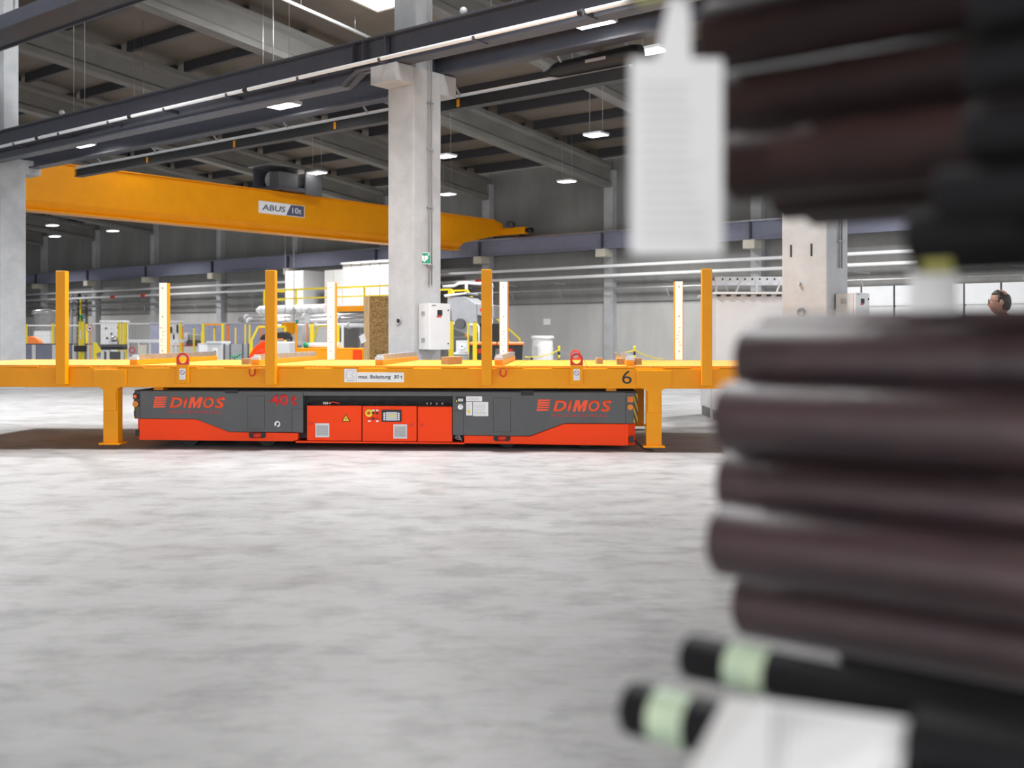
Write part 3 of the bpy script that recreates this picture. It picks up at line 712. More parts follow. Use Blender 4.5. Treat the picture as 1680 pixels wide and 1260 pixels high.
# hatches, seams
for x0, x1, y0, y1 in ((406.5, 433.5, 650.5, 704.5), (809.5, 837.5, 652.5, 707)):
    a, b, c, d = as_(x0), as_(x1), az(y1), az(y0); g = .004
    h = obj('hatch', MB().box(a, b, -.004, -.0005, c, d), 'shell', ag)
    obj('seam', MB().box(a-g, a, -.003, .001, c-g, d+g).box(b, b+g, -.003, .001, c-g, d+g).box(a, b, -.003, .001, d, d+g).box(a, b, -.003, .001, c-g, c), 'shell_dark', h)
for x0, x1, y0 in ((479, 497, 671.5), (743, 760, 673.5)):
    a, b = as_(x0), as_(x1)
    obj('seam', MB().box(a, b, -.001, .002, az(y0)-.002, az(y0)+.002), 'shell_dark', ag)
obj('seam', MB().box(as_(479)-.002, as_(479)+.002, -.001, .002, az(709), az(671.5)), 'shell_dark', ag)
obj('seam', MB().box(as_(760.5)-.0025, as_(760.5)+.0025, -.001, .002, az(713), az(673.5)), 'shell_dark', ag)
# logo: five swooping stripes and the lettering, both sides
def logo(xs, ys, ye, xt0, xt1, yt0, yt1, xm0, xm1, ym0, ym1, sh):
    g = obj('logo_stripes', (lambda mb: [mb.prism([(as_(xs[0]+2.6*(1-k/4)*1.0), az(ys+(ye-ys)*k/5)), (as_(xs[1]+1-2.2*k/4), az(ys+(ye-ys)*k/5)), (as_(xs[1]-2-2.2*k/4), az(ys+(ye-ys)*(k+.62)/5)), (as_(xs[0]+2.6*(1-k/4)-1), az(ys+(ye-ys)*(k+.80)/5))], -.002, -.0003) for k in range(5)] and mb)(MB()), 'logo', ag)
    X0, X1, Z0, Z1 = as_(xt0), as_(xt1), az(yt1), az(yt0); W_ = X1-X0
    fx = lambda u: X0+W_*u
    text('letter', 'D', 'logo', ag, fx(0), fx(.235), Z0, Z1, -.0005, .22, .035)
    text('letter', 'I', 'logo', ag, fx(.24), fx(.335), Z0, Z1, -.0005, .22, .035)
    sh_ = .055; mw = .215; b0 = .335
    def q_(u, v): return (fx(b0+u*mw+sh_*v), Z0+(Z1-Z0)*v)
    obj('letter', MB().prism([q_(0,0), q_(0,1), q_(.33,1), q_(.5,.45), q_(.67,1), q_(1,1), q_(1,0), q_(.76,0), q_(.76,.62), q_(.57,0), q_(.43,0), q_(.24,.62), q_(.24,0)], -.0025, -.0005), 'logo', ag)
    text('letter', 'O', 'logo', ag, fx(.605), fx(.80), Z0-.003, Z1+.003, -.0005, .18, .035)
    text('letter', 'S', 'logo', ag, fx(.815), fx(1), Z0-.003, Z1+.003, -.0005, .18, .035)
    stuff(text('lettering', 'MASCHINENBAU', 'redtxt', ag, as_(xm0), as_(xm1), az(ym1), az(ym0), -.0005, 0, 0, 1.5))
logo((252, 274), 652, 671, 278, 369, 652.5, 670.5, 277, 364, 674.5, 679.5, 0)
logo((881, 903), 654.5, 674, 907, 1003, 655.5, 674, 905.5, 997, 678, 683, 0)
lbl(text('capacity_lettering', '40', 'redtxt', ag, as_(443), as_(473), az(665.5), az(647.5), -.0005, .0, .028), 'red stencilled weight figure')
text('capacity_lettering', 't', 'redtxt', ag, as_(477.5), as_(487), az(665.5), az(648.5), -.0005, .0, .035)
st = obj('round_sticker', MB().cyl((as_(455), -.003, az(696.5)), (as_(455), -.0005, az(696.5)), .036, 24), 'sticker', ag)
obj('arrow_mark', MB().box(as_(455)-.008, as_(455)+.018, -.005, -.003, az(698), az(694)).box(as_(455)-.02, as_(455), -.005, -.003, az(701), az(698)), 'ink', st)
# control cabinet doors in the middle
doors = []
for x0, x1, y0, y1 in ((503, 592.3, 666, 723.5), (594.2, 683, 666.3, 724), (685, 741.5, 667, 724.5)):
    d = obj('cabinet_door', MB().box(as_(x0), as_(x1), .02, .06, az(y1), az(y0)), 'orange', ag, bev=.004); doors.append(d)
obj('cabinet_body', MB().box(as_(502), as_(742), .061, .1, az(725), az(668)), 'shell_dark', ag)
def louvre(d, x0, x1, y0, y1):
    a, b, c, e = as_(x0), as_(x1), az(y1), az(y0)
    v = obj('vent_grille', MB().box(a, b, .008, .019, c, e), 'white', d, bev=.002)
    for k in range(7):
        z = c+.02+(e-c-.045)*k/7; obj('slat', MB().prismx([(.0075, z+.012), (.001, z), (.0075, z)], a+.015, b-.015), 'lgrey', v)
        obj('gap', MB().box(a+.015, b-.015, .0072, .0079, z+.0125, z+.0165), 'inkgrey', v)
louvre(doors[0], 517, 540, 695, 718); louvre(doors[1], 645, 667.5, 696, 719.5)
def lock(d, px, py): s = as_(px); obj('lock', MB().cyl((s, .004, az(py)), (s, .019, az(py)), .018, 14), 'red', d)
lock(doors[0], 509.5, 695.5); lock(doors[1], 675, 697.5); lock(doors[2], 691.5, 697.5)
a, b, c = as_(560.5), as_(574), as_(567.2)
wsn = obj('warning_triangle', MB().prism([(a, az(692)), (b, az(692)), (c, az(680))], .014, .019), 'ink', doors[0])
obj('yellow_field', MB().prism([(a+.011, az(691.2)), (b-.011, az(691.2)), (c, az(681.8))], .012, .0139), 'hazy', wsn)
obj('flash_mark', MB().prism([(c+.004, az(684.5)), (c-.011, az(688.3)), (c+.001, az(687.7)), (c-.004, az(690.6)), (c+.012, az(686.7)), (c, az(687.1))], .010, .0119), 'ink', wsn)
s = as_(605); eb = obj('emergency_stop', MB().cyl((s, .012, az(677.8)), (s, .019, az(677.8)), .046, 26), 'hazy', doors[1])
obj('stop_button', MB().cyl((s, -.02, az(677.8)), (s, .012, az(677.8)), .016, 18), 'red', eb)
for px, py, m in ((612, 678, 'ink'), (618.5, 678, 'ink'), (605.5, 687, 'red'), (612, 687, 'ink'), (618.5, 687, 'red')):
    s = as_(px); obj('push_button', MB().cyl((s, .005, az(py)), (s, .019, az(py)), .014, 14), m, doors[1])
for px, py in ((612, 673.5), (618.7, 673.5), (605.5, 691), (618.7, 691)):
    s = as_(px); obj('button_label', MB().box(s-.016, s+.016, .0165, .019, az(py+1.2), az(py-1.2)), 'sticker', doors[1])
hm = obj('operator_panel', MB().box(as_(626), as_(658.5), .006, .019, az(692), az(672.5)), 'ink', doors[1], bev=.003)
obj('display', MB().box(as_(633), as_(651.5), .003, .0055, az(690), az(676)), 'screen', hm)
obj('screen_field', MB().box(as_(641), as_(647), .001, .0028, az(684.2), az(680)), 'hazy', hm)
for px in (630.5, 654):
    for k in range(4): s = as_(px); obj('key', MB().box(s-.011, s+.011, .003, .0055, az(679.5+k*3.3), az(677+k*3.3)), 'sticker', hm)
# hoses and plugs visible in the dark gap above the doors
for k in range(8):
    x = as_(520+k*27); hz_ = az(661)
    obj('hose', MB().tube([(x-.12, .06, hz_-.02), (x-.04, .05, hz_+.01+.01*(k % 3)), (x+.08, .055, hz_-.005), (x+.2, .06, hz_-.02)], .009, 8), 'black', ag)
for px in (530, 533, 536, 540, 700, 706, 716, 725): s = as_(px); obj('plug', MB().cyl((s, .045, az(664)), (s, .045, az(660)), .010, 8), 'lgrey' if px < 538 else 'steel', ag)
obj('hose', MB().tube([(as_(537), .05, az(662)), (as_(545), .04, az(660)), (as_(556), .05, az(662.5))], .008, 8), 'red', ag)
# cable mess in the gaps beside the cabinet
for k in range(3):
    obj('hose', MB().tube([(as_(746), .06, az(717+k)), (as_(752), .04, az(713+k*4)), (as_(757), .05, az(724-k*2))], .007, 8), 'inkgrey', ag)
# meters and sheets on the right shell
dp_ = obj('display_unit', MB().box(as_(748), as_(763), -.012, -.0005, az(660), az(650.5)), 'ink', ag)
obj('display', MB().box(as_(751.5), as_(760), -.014, -.0121, az(658), az(653.5)), 'screen', dp_)
obj('status_light', MB().box(as_(748.6), as_(750.2), -.014, -.0121, az(659), az(656)), 'hazy', dp_)
gg = obj('gauge', MB().cyl((as_(755.5), -.016, az(667)), (as_(755.5), -.0005, az(667)), .032, 24), 'sticker', ag)
obj('needle', MB().bar((as_(755.5), -.018, az(667)), (as_(756.5), -.018, az(663.5)), .004), 'ink', gg)
for x0, x1, y0, y1, m in ((765, 791, 649.8, 657.8, 'lgrey'), (765, 774.8, 659, 681), (776, 801, 659, 682)) if False else ((765, 791, 649.8, 657.8, 'sticker'), (765, 774.8, 659, 681, 'sticker'), (776, 801, 659, 682, 'sticker')):
    a, b, c, d = as_(x0), as_(x1), az(y1), az(y0)
    sh_ = obj('data_sheet', MB().box(a, b, -.003, -.0005, c, d), m, ag)
    tl = MB(); nl = max(3, int((d-c)/.018))
    for k in range(nl): tl.box(a+.012, b-.012-random.uniform(0, .03), -.004, -.003, c+.012+k*(d-c-.02)/nl, c+.0155+k*(d-c-.02)/nl)
    obj('fine_print', tl, 'inkgrey', sh_)
s = as_(769); obj('yellow_seal', MB().cyl((s, -.005, az(674)), (s, -.003, az(674)), .018, 14), 'hazy', ag)
obj('ground_cable', MB().tube([(as_(1043), .1, az(722)), (as_(1048), .05, az(727)), (as_(1056), .02, .03), (as_(1072), .0, .008)], .008, 8), 'black', ag)

# ------------------------------------------------------------------ right background: housing, partition, person
def box_thing(name, label, cat, px0, px1, py0, D, depth, m, rz=None, grp=None, z0=0):
    """hall-aligned box whose long face runs along the hall"""
    pass
hq0 = G(1275, 14.9); qH = hq0.x*BX + hq0.y*BY
DH = 2403/(690-553.0)
o = thing('machine_housing', 'tall white machine housing with truss on top left of right column', 'machine', G(1175, DH), 0)
wd = (1340-1175)*DH/F; zt_h = zy(483, DH)
obj('side_wall', MB().box(0, wd, 0, 1.5, .16, zt_h), 'white', o, bev=.01)
obj('plinth', MB().box(.02, wd, .05, 1.45, 0, .155), 'shell', o)
obj('bumper_strip', MB().box(-.06, .4, -.05, -.001, zy(676, DH), zy(672, DH)), 'grey', o)
obj('top_ledge', MB().box(-.05, wd, -.08, 1.5, zt_h+.002, zt_h+.04), 'white', o)
tk = MB()
for k in range(10): tk.box(.0+k*wd/10, .06+k*wd/10, -.075, -.02, zt_h-.035, zt_h)
stuff(obj('ledge_teeth', tk, 'ink', o))
zr = zy(454, DH)
ra = obj('rack_rail', MB().box(-.02, wd, -.02, .04, zr-.08, zr), 'steel', o)
obj('rack_rail', MB().box(-.02, wd, 1.2, 1.26, zr-.08, zr), 'steel', o)
for k in range(6): x = wd*k/5; obj('rack_strut', MB().bar((x, 0, zt_h+.04), (x+(.06 if k % 2 else 0), .0, zr-.08), .03), 'steel', o)
for k in range(8): obj('drilled_hole', MB().cyl((.1+k*.12, -.024, zr-.04), (.1+k*.12, -.02, zr-.04), .016, 10), 'shell_dark', o)
o2 = tag(obj('partition_post', MB().box(-.04, .04, -.04, .04, 0, zy(493, DH+.4)).box(-.045, .045, -.045, .045, .9, .95), 'lgrey', None, G(1170, DH+.4), 0), 'slim grey post beside the white machine housing behind last platform post', 'post')

QP = 24.0
pw = thing('partition_wall', 'white panel partition with dark joints behind the bars at right', 'partition', H(0, QP), RH)
tp0 = hp(1340, QP)[0]; tp1 = hp(1720, QP)[0]; j1, j2 = hp(1413, QP)[0], hp(1467, QP)[0]; jw = j2-j1
t = j1-2*jw; ztp = zy(466, hp(1560, QP)[1])
while t < tp1+jw:
    obj('panel', MB().box(t+.02, t+jw-.02, 0, .06, .1, zy(498, 22)-.01 if True else 1), 'lgrey', pw)
    obj('panel', MB().box(t+.02, t+jw-.02, 0, .06, zy(498, 22)+.02, ztp), 'lgrey', pw)
    obj('joint_post', MB().box(t-.018, t+.018, .005, .07, 0, ztp), 'ink', pw)
    t += jw

# person: standing behind the bars, seen in profile towards the left
def person():
    D = 10.9; p = G(1649, D)
    me = bpy.data.meshes.new('person'); V = []; E = []; R = []
    def j(x, y, z, r, par=None):
        V.append((x, y, z)); R.append(r); i = len(V)-1
        if par is not None: E.append((par, i))
        return i
    K = 1.80/1.80
    pel = j(0, 0, .98, .15); wa = j(0, -.01, 1.12, .145, pel); ch = j(0, -.01, 1.32, .165, wa); sh = j(0, .0, 1.45, .12, ch); ne = j(0, -.01, 1.54, .062, sh); ne2 = j(0, -.03, 1.60, .06, ne)
    for sx in (-1, 1):
        hpj = j(sx*.1, 0, .9, .1, pel); kn = j(sx*.11, -.01, .5, .066, hpj); an = j(sx*.11, .03, .09, .045, kn); to = j(sx*.12, -.13, .045, .04, an)
        shd = j(sx*.19, .0, 1.44, .07, sh); el = j(sx*.25, .02, 1.16, .047, shd); wr_ = j(sx*.25, -.07, .93, .032, el); pa = j(sx*.25, -.09, .86, .036, wr_)
        for f in range(4):
            a = j(sx*(.25), -.12+f*.022, .81-.004*f, .011, pa); b = j(sx*.245, -.125+f*.022, .77+.006*abs(f-1), .010, a); j(sx*.235, -.122+f*.022, .735+.008*abs(f-1), .009, b)
        a = j(sx*.235, -.135, .86, .012, pa); b = j(sx*.225, -.15, .825, .011, a)
    me.from_pydata(V, E, [])
    o = bpy.data.objects.new('tmp_body', me); COL.objects.link(o)
    o.modifiers.new('skin', 'SKIN'); sv = me.skin_vertices[0].data
    for i, r in enumerate(R): sv[i].radius = (r, r*.85 if r > .1 else r)
    sv[0].use_root = True
    sb = o.modifiers.new('sub', 'SUBSURF'); sb.levels = 1; sb.render_levels = 1
    bpy.context.view_layer.update()
    body = bpy.data.meshes.new_from_object(o.evaluated_get(bpy.context.evaluated_depsgraph_get()))
    bpy.data.objects.remove(o)
    # head
    hb = MB(); n, m = 28, 20; c = Vector((0, -.045, 1.70))
    def shape(u, v):
        x, y, z = math.sin(v)*math.cos(u), math.sin(v)*math.sin(u), -math.cos(v)
        wx, wy, wz = .077, .098, .125
        if z < 0: wx *= 1+.28*z; 
        px_, py_, pz_ = x*wx, y*wy, z*wz
        if y < 0 and z < -.1: py_ -= .008*(-z)
        fr = max(0, -y)
        if abs(x) < .28 and fr > .6: 
            py_ -= .024*math.exp(-((z+.18)/.17)**2)*(1-abs(x)/.28)      # nose
            py_ -= .006*math.exp(-((z+.52)/.09)**2)                      # lips
            py_ -= .010*math.exp(-((z+.88)/.14)**2)                      # chin
        for ex in (-.42, .42):
            if fr > .5: py_ += .009*math.exp(-(((x-ex)/.16)**2+((z-.04)/.12)**2))   # eye sockets
        return c + Vector((px_, py_, pz_))
    hb.add([shape(2*PI*k/n, PI*i/m) for i in range(m+1) for k in range(n)], [(i*n+k, i*n+(k+1)%n, (i+1)*n+(k+1)%n, (i+1)*n+k) for i in range(m) for k in range(n)], True)
    for sx in (-1, 1): hb.ball((sx*.08, -.035, 1.695), (.012, .02, .032))
    hm_ = hb.mesh('head')
    bm = bmesh.new(); bm.from_mesh(body); bm.from_mesh(hm_)
    me2 = bpy.data.meshes.new('person'); bm.to_mesh(me2); bm.free()
    for k in ('shirt', 'trouser', 'skin', 'ink'): me2.materials.append(M[k])
    for f in me2.polygons:
        cz = f.center; f.use_smooth = True
        f.material_index = 2 if cz.z > 1.545 or (abs(cz.x) > .19 and cz.z < .94) else (0 if cz.z > .97 or abs(cz.x) > .2 else (1 if cz.z > .1 else 3))
    rz = math.radians(-112)
    po = tag(obj('person', me2, None, None, p, rz), 'balding man with glasses and dark red shirt behind the bars at right', 'person')
    # hair: ring of hair round a bald crown
    hr = MB(); pts = []
    for i in range(m+1):
        for k in range(n): 
            q = shape(2*PI*k/n, PI*i/m); pts.append(c + (q-c)*1.06)
    fs = []
    for i in range(m):
        for k in range(n):
            q = (pts[i*n+k] + pts[(i+1)*n+(k+1)%n])/2 - c
            bald = (q.x**2 + (q.y-.03)**2) < .056**2 and q.z > .05
            face = q.y < -.02 and q.z < .085
            low = q.z < -.07 or (q.y < .012 and q.z < .0)
            if not (bald or face or low): fs.append((i*n+k, i*n+(k+1)%n, (i+1)*n+(k+1)%n, (i+1)*n+k))
    hr.add(pts, fs, True)
    ho = obj('hair', hr, 'hair', po); sm_ = ho.modifiers.new('solid', 'SOLIDIFY'); sm_.thickness = .006
    gl = MB()
    for sx in (-1, 1):
        gl.torus((sx*.034, -.152, 1.708), .024, .0028, 'y', 18, 6); gl.bar((sx*.058, -.15, 1.715), (sx*.082, -.03, 1.712), .004)
    gl.bar((-.01, -.154, 1.71), (.01, -.154, 1.71), .004)
    obj('glasses', gl, 'ink', po)
    for sx in (-1, 1): obj('eye', MB().ball((sx*.033, -.123, 1.706), .011), 'sticker', po)
    return po
person()

# ------------------------------------------------------------------ mid background, right of the central column
def Zt(py, D): return zy(py, D)
def place(px, D): return G(px, D)
# big bag, notice, barrier posts with chain
D = 46.5; b = thing('bulk_bag', 'white woven bulk bag standing by the back wall', 'bag', G(890, D), RH)
zt_ = zy(551, D)
obj('sack', MB().lathe([(0, .02), (.42, .02), (.47, .3), (.46, .8), (.44, zt_-.2), (.42, zt_-.1)], 20), 'plastic', b)
obj('rolled_rim', MB().torus((0, 0, zt_-.08), .42, .09, 'z', 24, 8), 'plastic', b)
obj('printed_panel', MB().box(-.2, .12, -.475, -.46, .55, .95), 'lgrey', b)
obj('discharge_valve', MB().ball((-.25, -.42, .42), .06), 'ink', b)
t, D = hp(898, QW); tag(obj('wall_notice', MB().box(-.2, .2, -.05, -.001, -.15, .15).box(-.06,.06,-.06,-.05,-.07,.05), 'sticker', None, H(t, QW, zy(528, D)), RH), 'small white notice fixed on the bare back wall', 'notice')
bp_ = []
for px, lb in ((917, 'yellow and black barrier post right of the bulk bag'), (1041, 'yellow and black barrier post behind the rightmost bolster')):
    D = 44.0; p = thing('barrier_post', lb, 'post', G(px, D), 0); h = zy(571, D); bp_.append(G(px, D, h-.08))
    for k in range(6): obj('band', MB().cyl((0, 0, .04+(h-.04)*k/6), (0, 0, .04+(h-.04)*(k+1)/6), .045, 12), 'hazy' if k % 2 else 'ink', p)
    obj('base', MB().lathe([(0, .05), (.12, .045), (.18, 0), (0, 0)], 18), 'black', p)
    obj('cap', MB().ball((0, 0, h+.03), .06), 'hazy', p)
def chain(a, b, sag, label, m):
    pts = [Vector(a).lerp(Vector(b), k/14) - Vector((0, 0, sag*4*(k/14)*(1-k/14))) for k in range(15)]
    tag(obj('barrier_chain', MB().tube(pts, .022, 6), m), label, 'chain')
chain(bp_[0], G(862, 40, .62), .1, 'yellow barrier chain left of the first barrier post', 'hazy')
chain(bp_[0], G(962, 45.5, .5), .12, 'grey barrier chain right of the first barrier post', 'grey')
chain(bp_[1], G(1010, 42, .75), .05, 'yellow barrier chain left of the second barrier post', 'hazy')
chain(bp_[1], G(1090, 45, .45), .1, 'yellow barrier chain right of the second barrier post', 'hazy')

# granulator with conveyor, platform tower, stairs, bins, posts
D = 33; s_ = D/F
gr = thing('granulator_machine', 'grey granulator machine with red stickers behind the column cabinet', 'machine', G(768, D), RH*.5)
z1 = zy(487, D)
obj('hood', MB().prism([(-.55, 1.7), (-.5, z1-.05), (-.3, z1), (.1, z1), (.45, z1-.25), (.5, 1.5), (.3, 1.35)], -.45, .45), 'grey', gr, bev=.03)
obj('lid', MB().prism([(-.58, z1-.02), (.15, z1+.06), (.15, z1+.12), (-.6, z1+.06)], -.5, .5), 'lgrey', gr, bev=.02)
obj('base', MB().box(-.5, .5, -.45, .5, 0, 1.36), 'shell', gr, bev=.02)
obj('chute', MB().prism([(.3, z1-.2), (1.0, z1-.28), (1.0, z1-.68), (.4, z1-.55)], -.42, .3), 'grey', gr, bev=.02)
obj('red_sticker', MB().box(.55, .9, -.43, -.421, z1-.46, z1-.36), 'red', gr)
obj('conveyor', MB().box(.5, .95, -.3, .4, 1.0, 1.75), 'black', gr)
obj('switch_box', MB().box(-.62, -.4, -.58, -.45, 1.85, 2.25), 'lgrey', gr)
obj('hub', MB().cyl((-.05, -.56, 1.75), (-.05, -.44, 1.75), .16, 18), 'shell', gr)
obj('flex_pipe', MB().tube([(-.1, -.5, 1.75), (-.4, -.5, 1.72), (-.6, -.5, 1.5), (-.9, -.4, 1.5), (-1.3, -.3, 1.45)], .06, 10), 'steel', gr)
obj('pipe_bow', MB().tube([(.55, -.5, .8), (.55, -.5, 1.65), (.5, -.5, 1.72), (.25, -.5, 1.72)], .035, 10), 'pipe', gr)
obj('control_panel', MB().box(-.15, .25, -.6, -.5, .9, 1.25), 'lgrey', gr)
obj('dial', MB().cyl((.05, -.62, 1.07), (.05, -.6, 1.07), .09, 18), 'sticker', gr)
obj('dial_mark', MB().cyl((.05, -.625, 1.07), (.05, -.62, 1.07), .04, 3), 'ink', gr)
D = 36
tw = thing('access_platform', 'yellow steel access platform with sloping rails beside the granulator', 'platform', G(733, D), RH)
zt_ = zy(476, D)
for x in (-.35, .45):
    for y in (-.3, .5): obj('leg', MB().bar((x, y, 0), (x, y, 2.45), .09), 'yellow', tw)
for y in (-.3, .5):
    obj('handrail', MB().bar((-.35, y, zt_), (.45, y, zt_), .06).bar((.45, y, zt_), (1.1, y, zt_-.75), .06).bar((-.35, y, 2.4), (-.35, y, zt_), .06).bar((.45, y, 2.4), (.45, y, zt_), .06), 'hazy', tw)
    obj('mid_rail', MB().bar((-.35, y, zt_-.5), (.45, y, zt_-.5), .05).bar((.45, y, zt_-.5), (1.1, y, zt_-1.2), .05), 'hazy', tw)
obj('landing', MB().box(-.4, .5, -.35, .55, 2.38, 2.45), 'yellow', tw)
D = 34
stt = thing('steel_stairs', 'steel stairs with yellow handrails descending to the right of granulator', 'stairs', G(812, D), 0)
xa, xb = (795-812)*D/F, (853-812)*D/F; za, zb2 = zy(505, D), zy(556, D)
for y in (-.4, .4):
    obj('handrail', MB().bar((xa, y, za), (xb, y, zb2), .055).bar((xb, y, 0), (xb, y, zb2), .05).bar((xa, y, .5), (xa, y, za), .05), 'hazy', stt)
    obj('mid_rail', MB().bar((xa, y, za-.35), (xb, y, zb2-.38), .045), 'hazy', stt)
    obj('stringer', MB().bar((xa, y, za-.95), (xb, y, .06), .05, .16), 'grey', stt)
for k in range(6): f = (k+.5)/6; obj('tread', MB().cbox((xa+(xb-xa)*f, 0, (za-.95)*(1-f)+.06*f), (.22, .78, .03)), 'grey', stt)
# waste bins
for px, lb in ((793, 'charcoal waste bin with orange lid nearest the platform post'), (838, 'charcoal waste bin with orange lid below the stair rail')):
    D = 29.5; h = zy(566, D); b = thing('waste_bin', lb, 'bin', G(px, D), 0)
    obj('body', MB().add([(-.26,-.3,.06),(.26,-.3,.06),(.26,.3,.06),(-.26,.3,.06),(-.33,-.38,h),(.33,-.38,h),(.33,.38,h),(-.33,.38,h)], [(3,2,1,0),(4,5,6,7),(0,1,5,4),(1,2,6,5),(2,3,7,6),(3,0,4,7)]), 'bin', b, bev=.02)
    obj('lid', MB().prismx([(-.42, h+.001), (.42, h+.001), (.42, h+.05), (0, h+.085), (-.42, h+.05)], -.36, .36), 'orangelid', b, bev=.01)
    obj('red_label', MB().box(-.15, .05, -.39, -.375, h-.22, h-.1), 'red', b)
    for x in (-.2, .2): obj('wheel', MB().cyl((x-.03, .3, .09), (x+.03, .3, .09), .09, 14), 'black', b)
# grey rounded container
D = 27; b = thing('grey_container', 'grey rounded plastic container between the yellow guard posts', 'container', G(753, D), 0)
obj('tub', MB().lathe([(0, .01), (.2, .01), (.23, .1), (.25, .8), (.22, .95), (0, 1.0)], 24), 'grey', b)
obj('rim', MB().torus((0, 0, .93), .235, .02, 'z', 24, 8), 'lgrey', b)
def guard_post(px, D, py, wpx, label, m='hazy', grp='yellow guard posts'):
    h = zy(py, D); r = wpx*D/F/2
    o = thing('guard_post', label, 'post', G(px, D), 0, grp)
    obj('post', MB().box(-r, r, -r, r, .012, h), m, o, bev=.01)
    obj('base_plate', MB().box(-r-.02, r+.02, -r-.02, r+.02, 0, .012), m, o)
    obj('cap', MB().box(-r*.9, r*.9, -r*.9, r*.9, h+.001, h+.012), 'black', o)
    return o
guard_post(740, 25, 527, 8, 'broad yellow guard post just right of the column cabinet')
guard_post(779, 26, 529, 7, 'yellow guard post left of the third platform post')
guard_post(768, 28, 529, 3, 'slim yellow guard post between the two broad ones')
# cabinet pipes up on wall: exhaust hood line
D = 40; o = thing('exhaust_pipe', 'white exhaust pipe bending over the granulator', 'pipe', G(760, D), 0)
def pxs(l, D, x0): return [((x-x0)*D/F, 0, zy(y, D)) for x, y in l]
obj('tube', MB().tube(pxs([(726, 470), (745, 469), (753, 465), (764, 464), (780, 465), (807, 466), (808, 472)], D, 760), .055, 10), 'pipe', o)
obj('tube', MB().tube(pxs([(765, 464), (765, 480)], D, 760), .06, 10), 'pipe', o)
obj('support_leg', MB().bar(((807-760)*D/F, 0, 0), ((807-760)*D/F, 0, zy(472, D)), .07), 'lgrey', o)
obj('support_leg', MB().bar(((765-760)*D/F, .1, 0), ((765-760)*D/F, .1, zy(480, D)), .06), 'lgrey', o)

# strand board crate
D = 23.5
cx = thing('strand_board_crate', 'tall timber crate with strand board face left of the central column', 'crate', G(607, D), math.radians(-8))
wd = (640-607)*D/F; h = zy(486, D)
obj('board', MB().box(.0, wd+.35, -.02, 0, .12, h), 'osb', cx)
obj('corner_stud', MB().box(-.13, -.002, -.03, .9, .12, h), 'pine', cx, bev=.004)
obj('rear_board', MB().box(.0, wd+.3, .9, .92, .12, h), 'osb', cx)
for x in (.05, .5): obj('skid', MB().box(x, x+.1, 0, .9, 0, .118), 'pine', cx)
tag(obj('paper_sheet', MB().add([(0,0,0),(.11,.01,.07),(.16,.015,-.1),(.05,.0,-.16),(0,.004,0),(.11,.014,.07),(.16,.019,-.1),(.05,.004,-.16)], [(0,1,2,3),(7,6,5,4),(0,1,5,4),(1,2,6,5),(2,3,7,6),(3,0,4,7)]), 'paper', None, G(589, 23.3, zy(552, 23.3)), 0), 'white paper sheet stuck to the edge of the crate', 'paper')

# ------------------------------------------------------------------ mezzanine with white housings, far left of the column
QM = 37.0
t0m = hp(434, QM)[0]; t1m = hp(660, QM)[0]
mz = thing('mezzanine', 'yellow railed steel mezzanine in front of the back wall', 'mezzanine', H(0, QM), RH)
Dm = hp(530, QM)[1]; zd = zy(503, Dm); zr1 = zy(473, Dm)
obj('edge_beam', MB().box(t0m, t1m, -.05, .05, zd-.28, zd), 'yellow', mz)
obj('deck', MB().box(t0m, t1m, .05, 3.6, zd-.1, zd-.02), 'grey', mz)
obj('handrail', MB().bar((t0m, 0, zr1), (t1m, 0, zr1), .09), 'hazy', mz)
obj('mid_rail', MB().bar((t0m, 0, (zd+zr1)/2), (t1m, 0, (zd+zr1)/2), .07), 'hazy', mz)
obj('end_rail', MB().bar((t0m, 0, zr1), (t0m, 3.4, zr1), .09).bar((t0m, 0, (zd+zr1)/2), (t0m, 3.4, (zd+zr1)/2), .07), 'hazy', mz)
t = t0m
while t < t1m: obj('rail_post', MB().bar((t, 0, zd), (t, 0, zr1), .09), 'hazy', mz); obj('support_leg', MB().bar((t, .1, 0), (t, .1, zd-.28), .16), 'grey', mz); t += 2.6
# white tower and white panel room standing on it
tA, tB = hp(467, 38.2)[0], hp(498, 38.2)[0]
o = thing('white_tower', 'white square tower housing rising behind the yellow railing', 'housing', H(0, 38.2), RH)
obj('casing', MB().box(tA, tB, 0, 1.9, zd, zy(440, 56.5)), 'white', o, bev=.02)
obj('panel_joint', MB().box((tA+tB)/2-.02, (tA+tB)/2+.02, -.006, -.001, zd+.02, zy(440, 56.5)-.03), 'inkgrey', o)
tA, tB = hp(532, 38.4)[0], hp(672, 38.4)[0]
o = thing('panel_room', 'pale panelled room on the mezzanine left of central column', 'housing', H(0, 38.4), RH)
npan = 9; zt_ = zy(433, hp(580, 38.4)[1]); wj = (tB-tA)/npan
for k in range(npan): obj('panel', MB().box(tA+k*wj+.03, tA+(k+1)*wj-.03, 0, .08, zd, zt_ - (.25 if k < 2 else 0)), 'white', o)
obj('core', MB().box(tA+.02, tB, .081, 2.0, zd, zt_-.3), 'shell', o)
obj('roof_edge', MB().box(tA+2*wj, tB, -.1, 2.1, zt_+.001, zt_+.1), 'white', o)
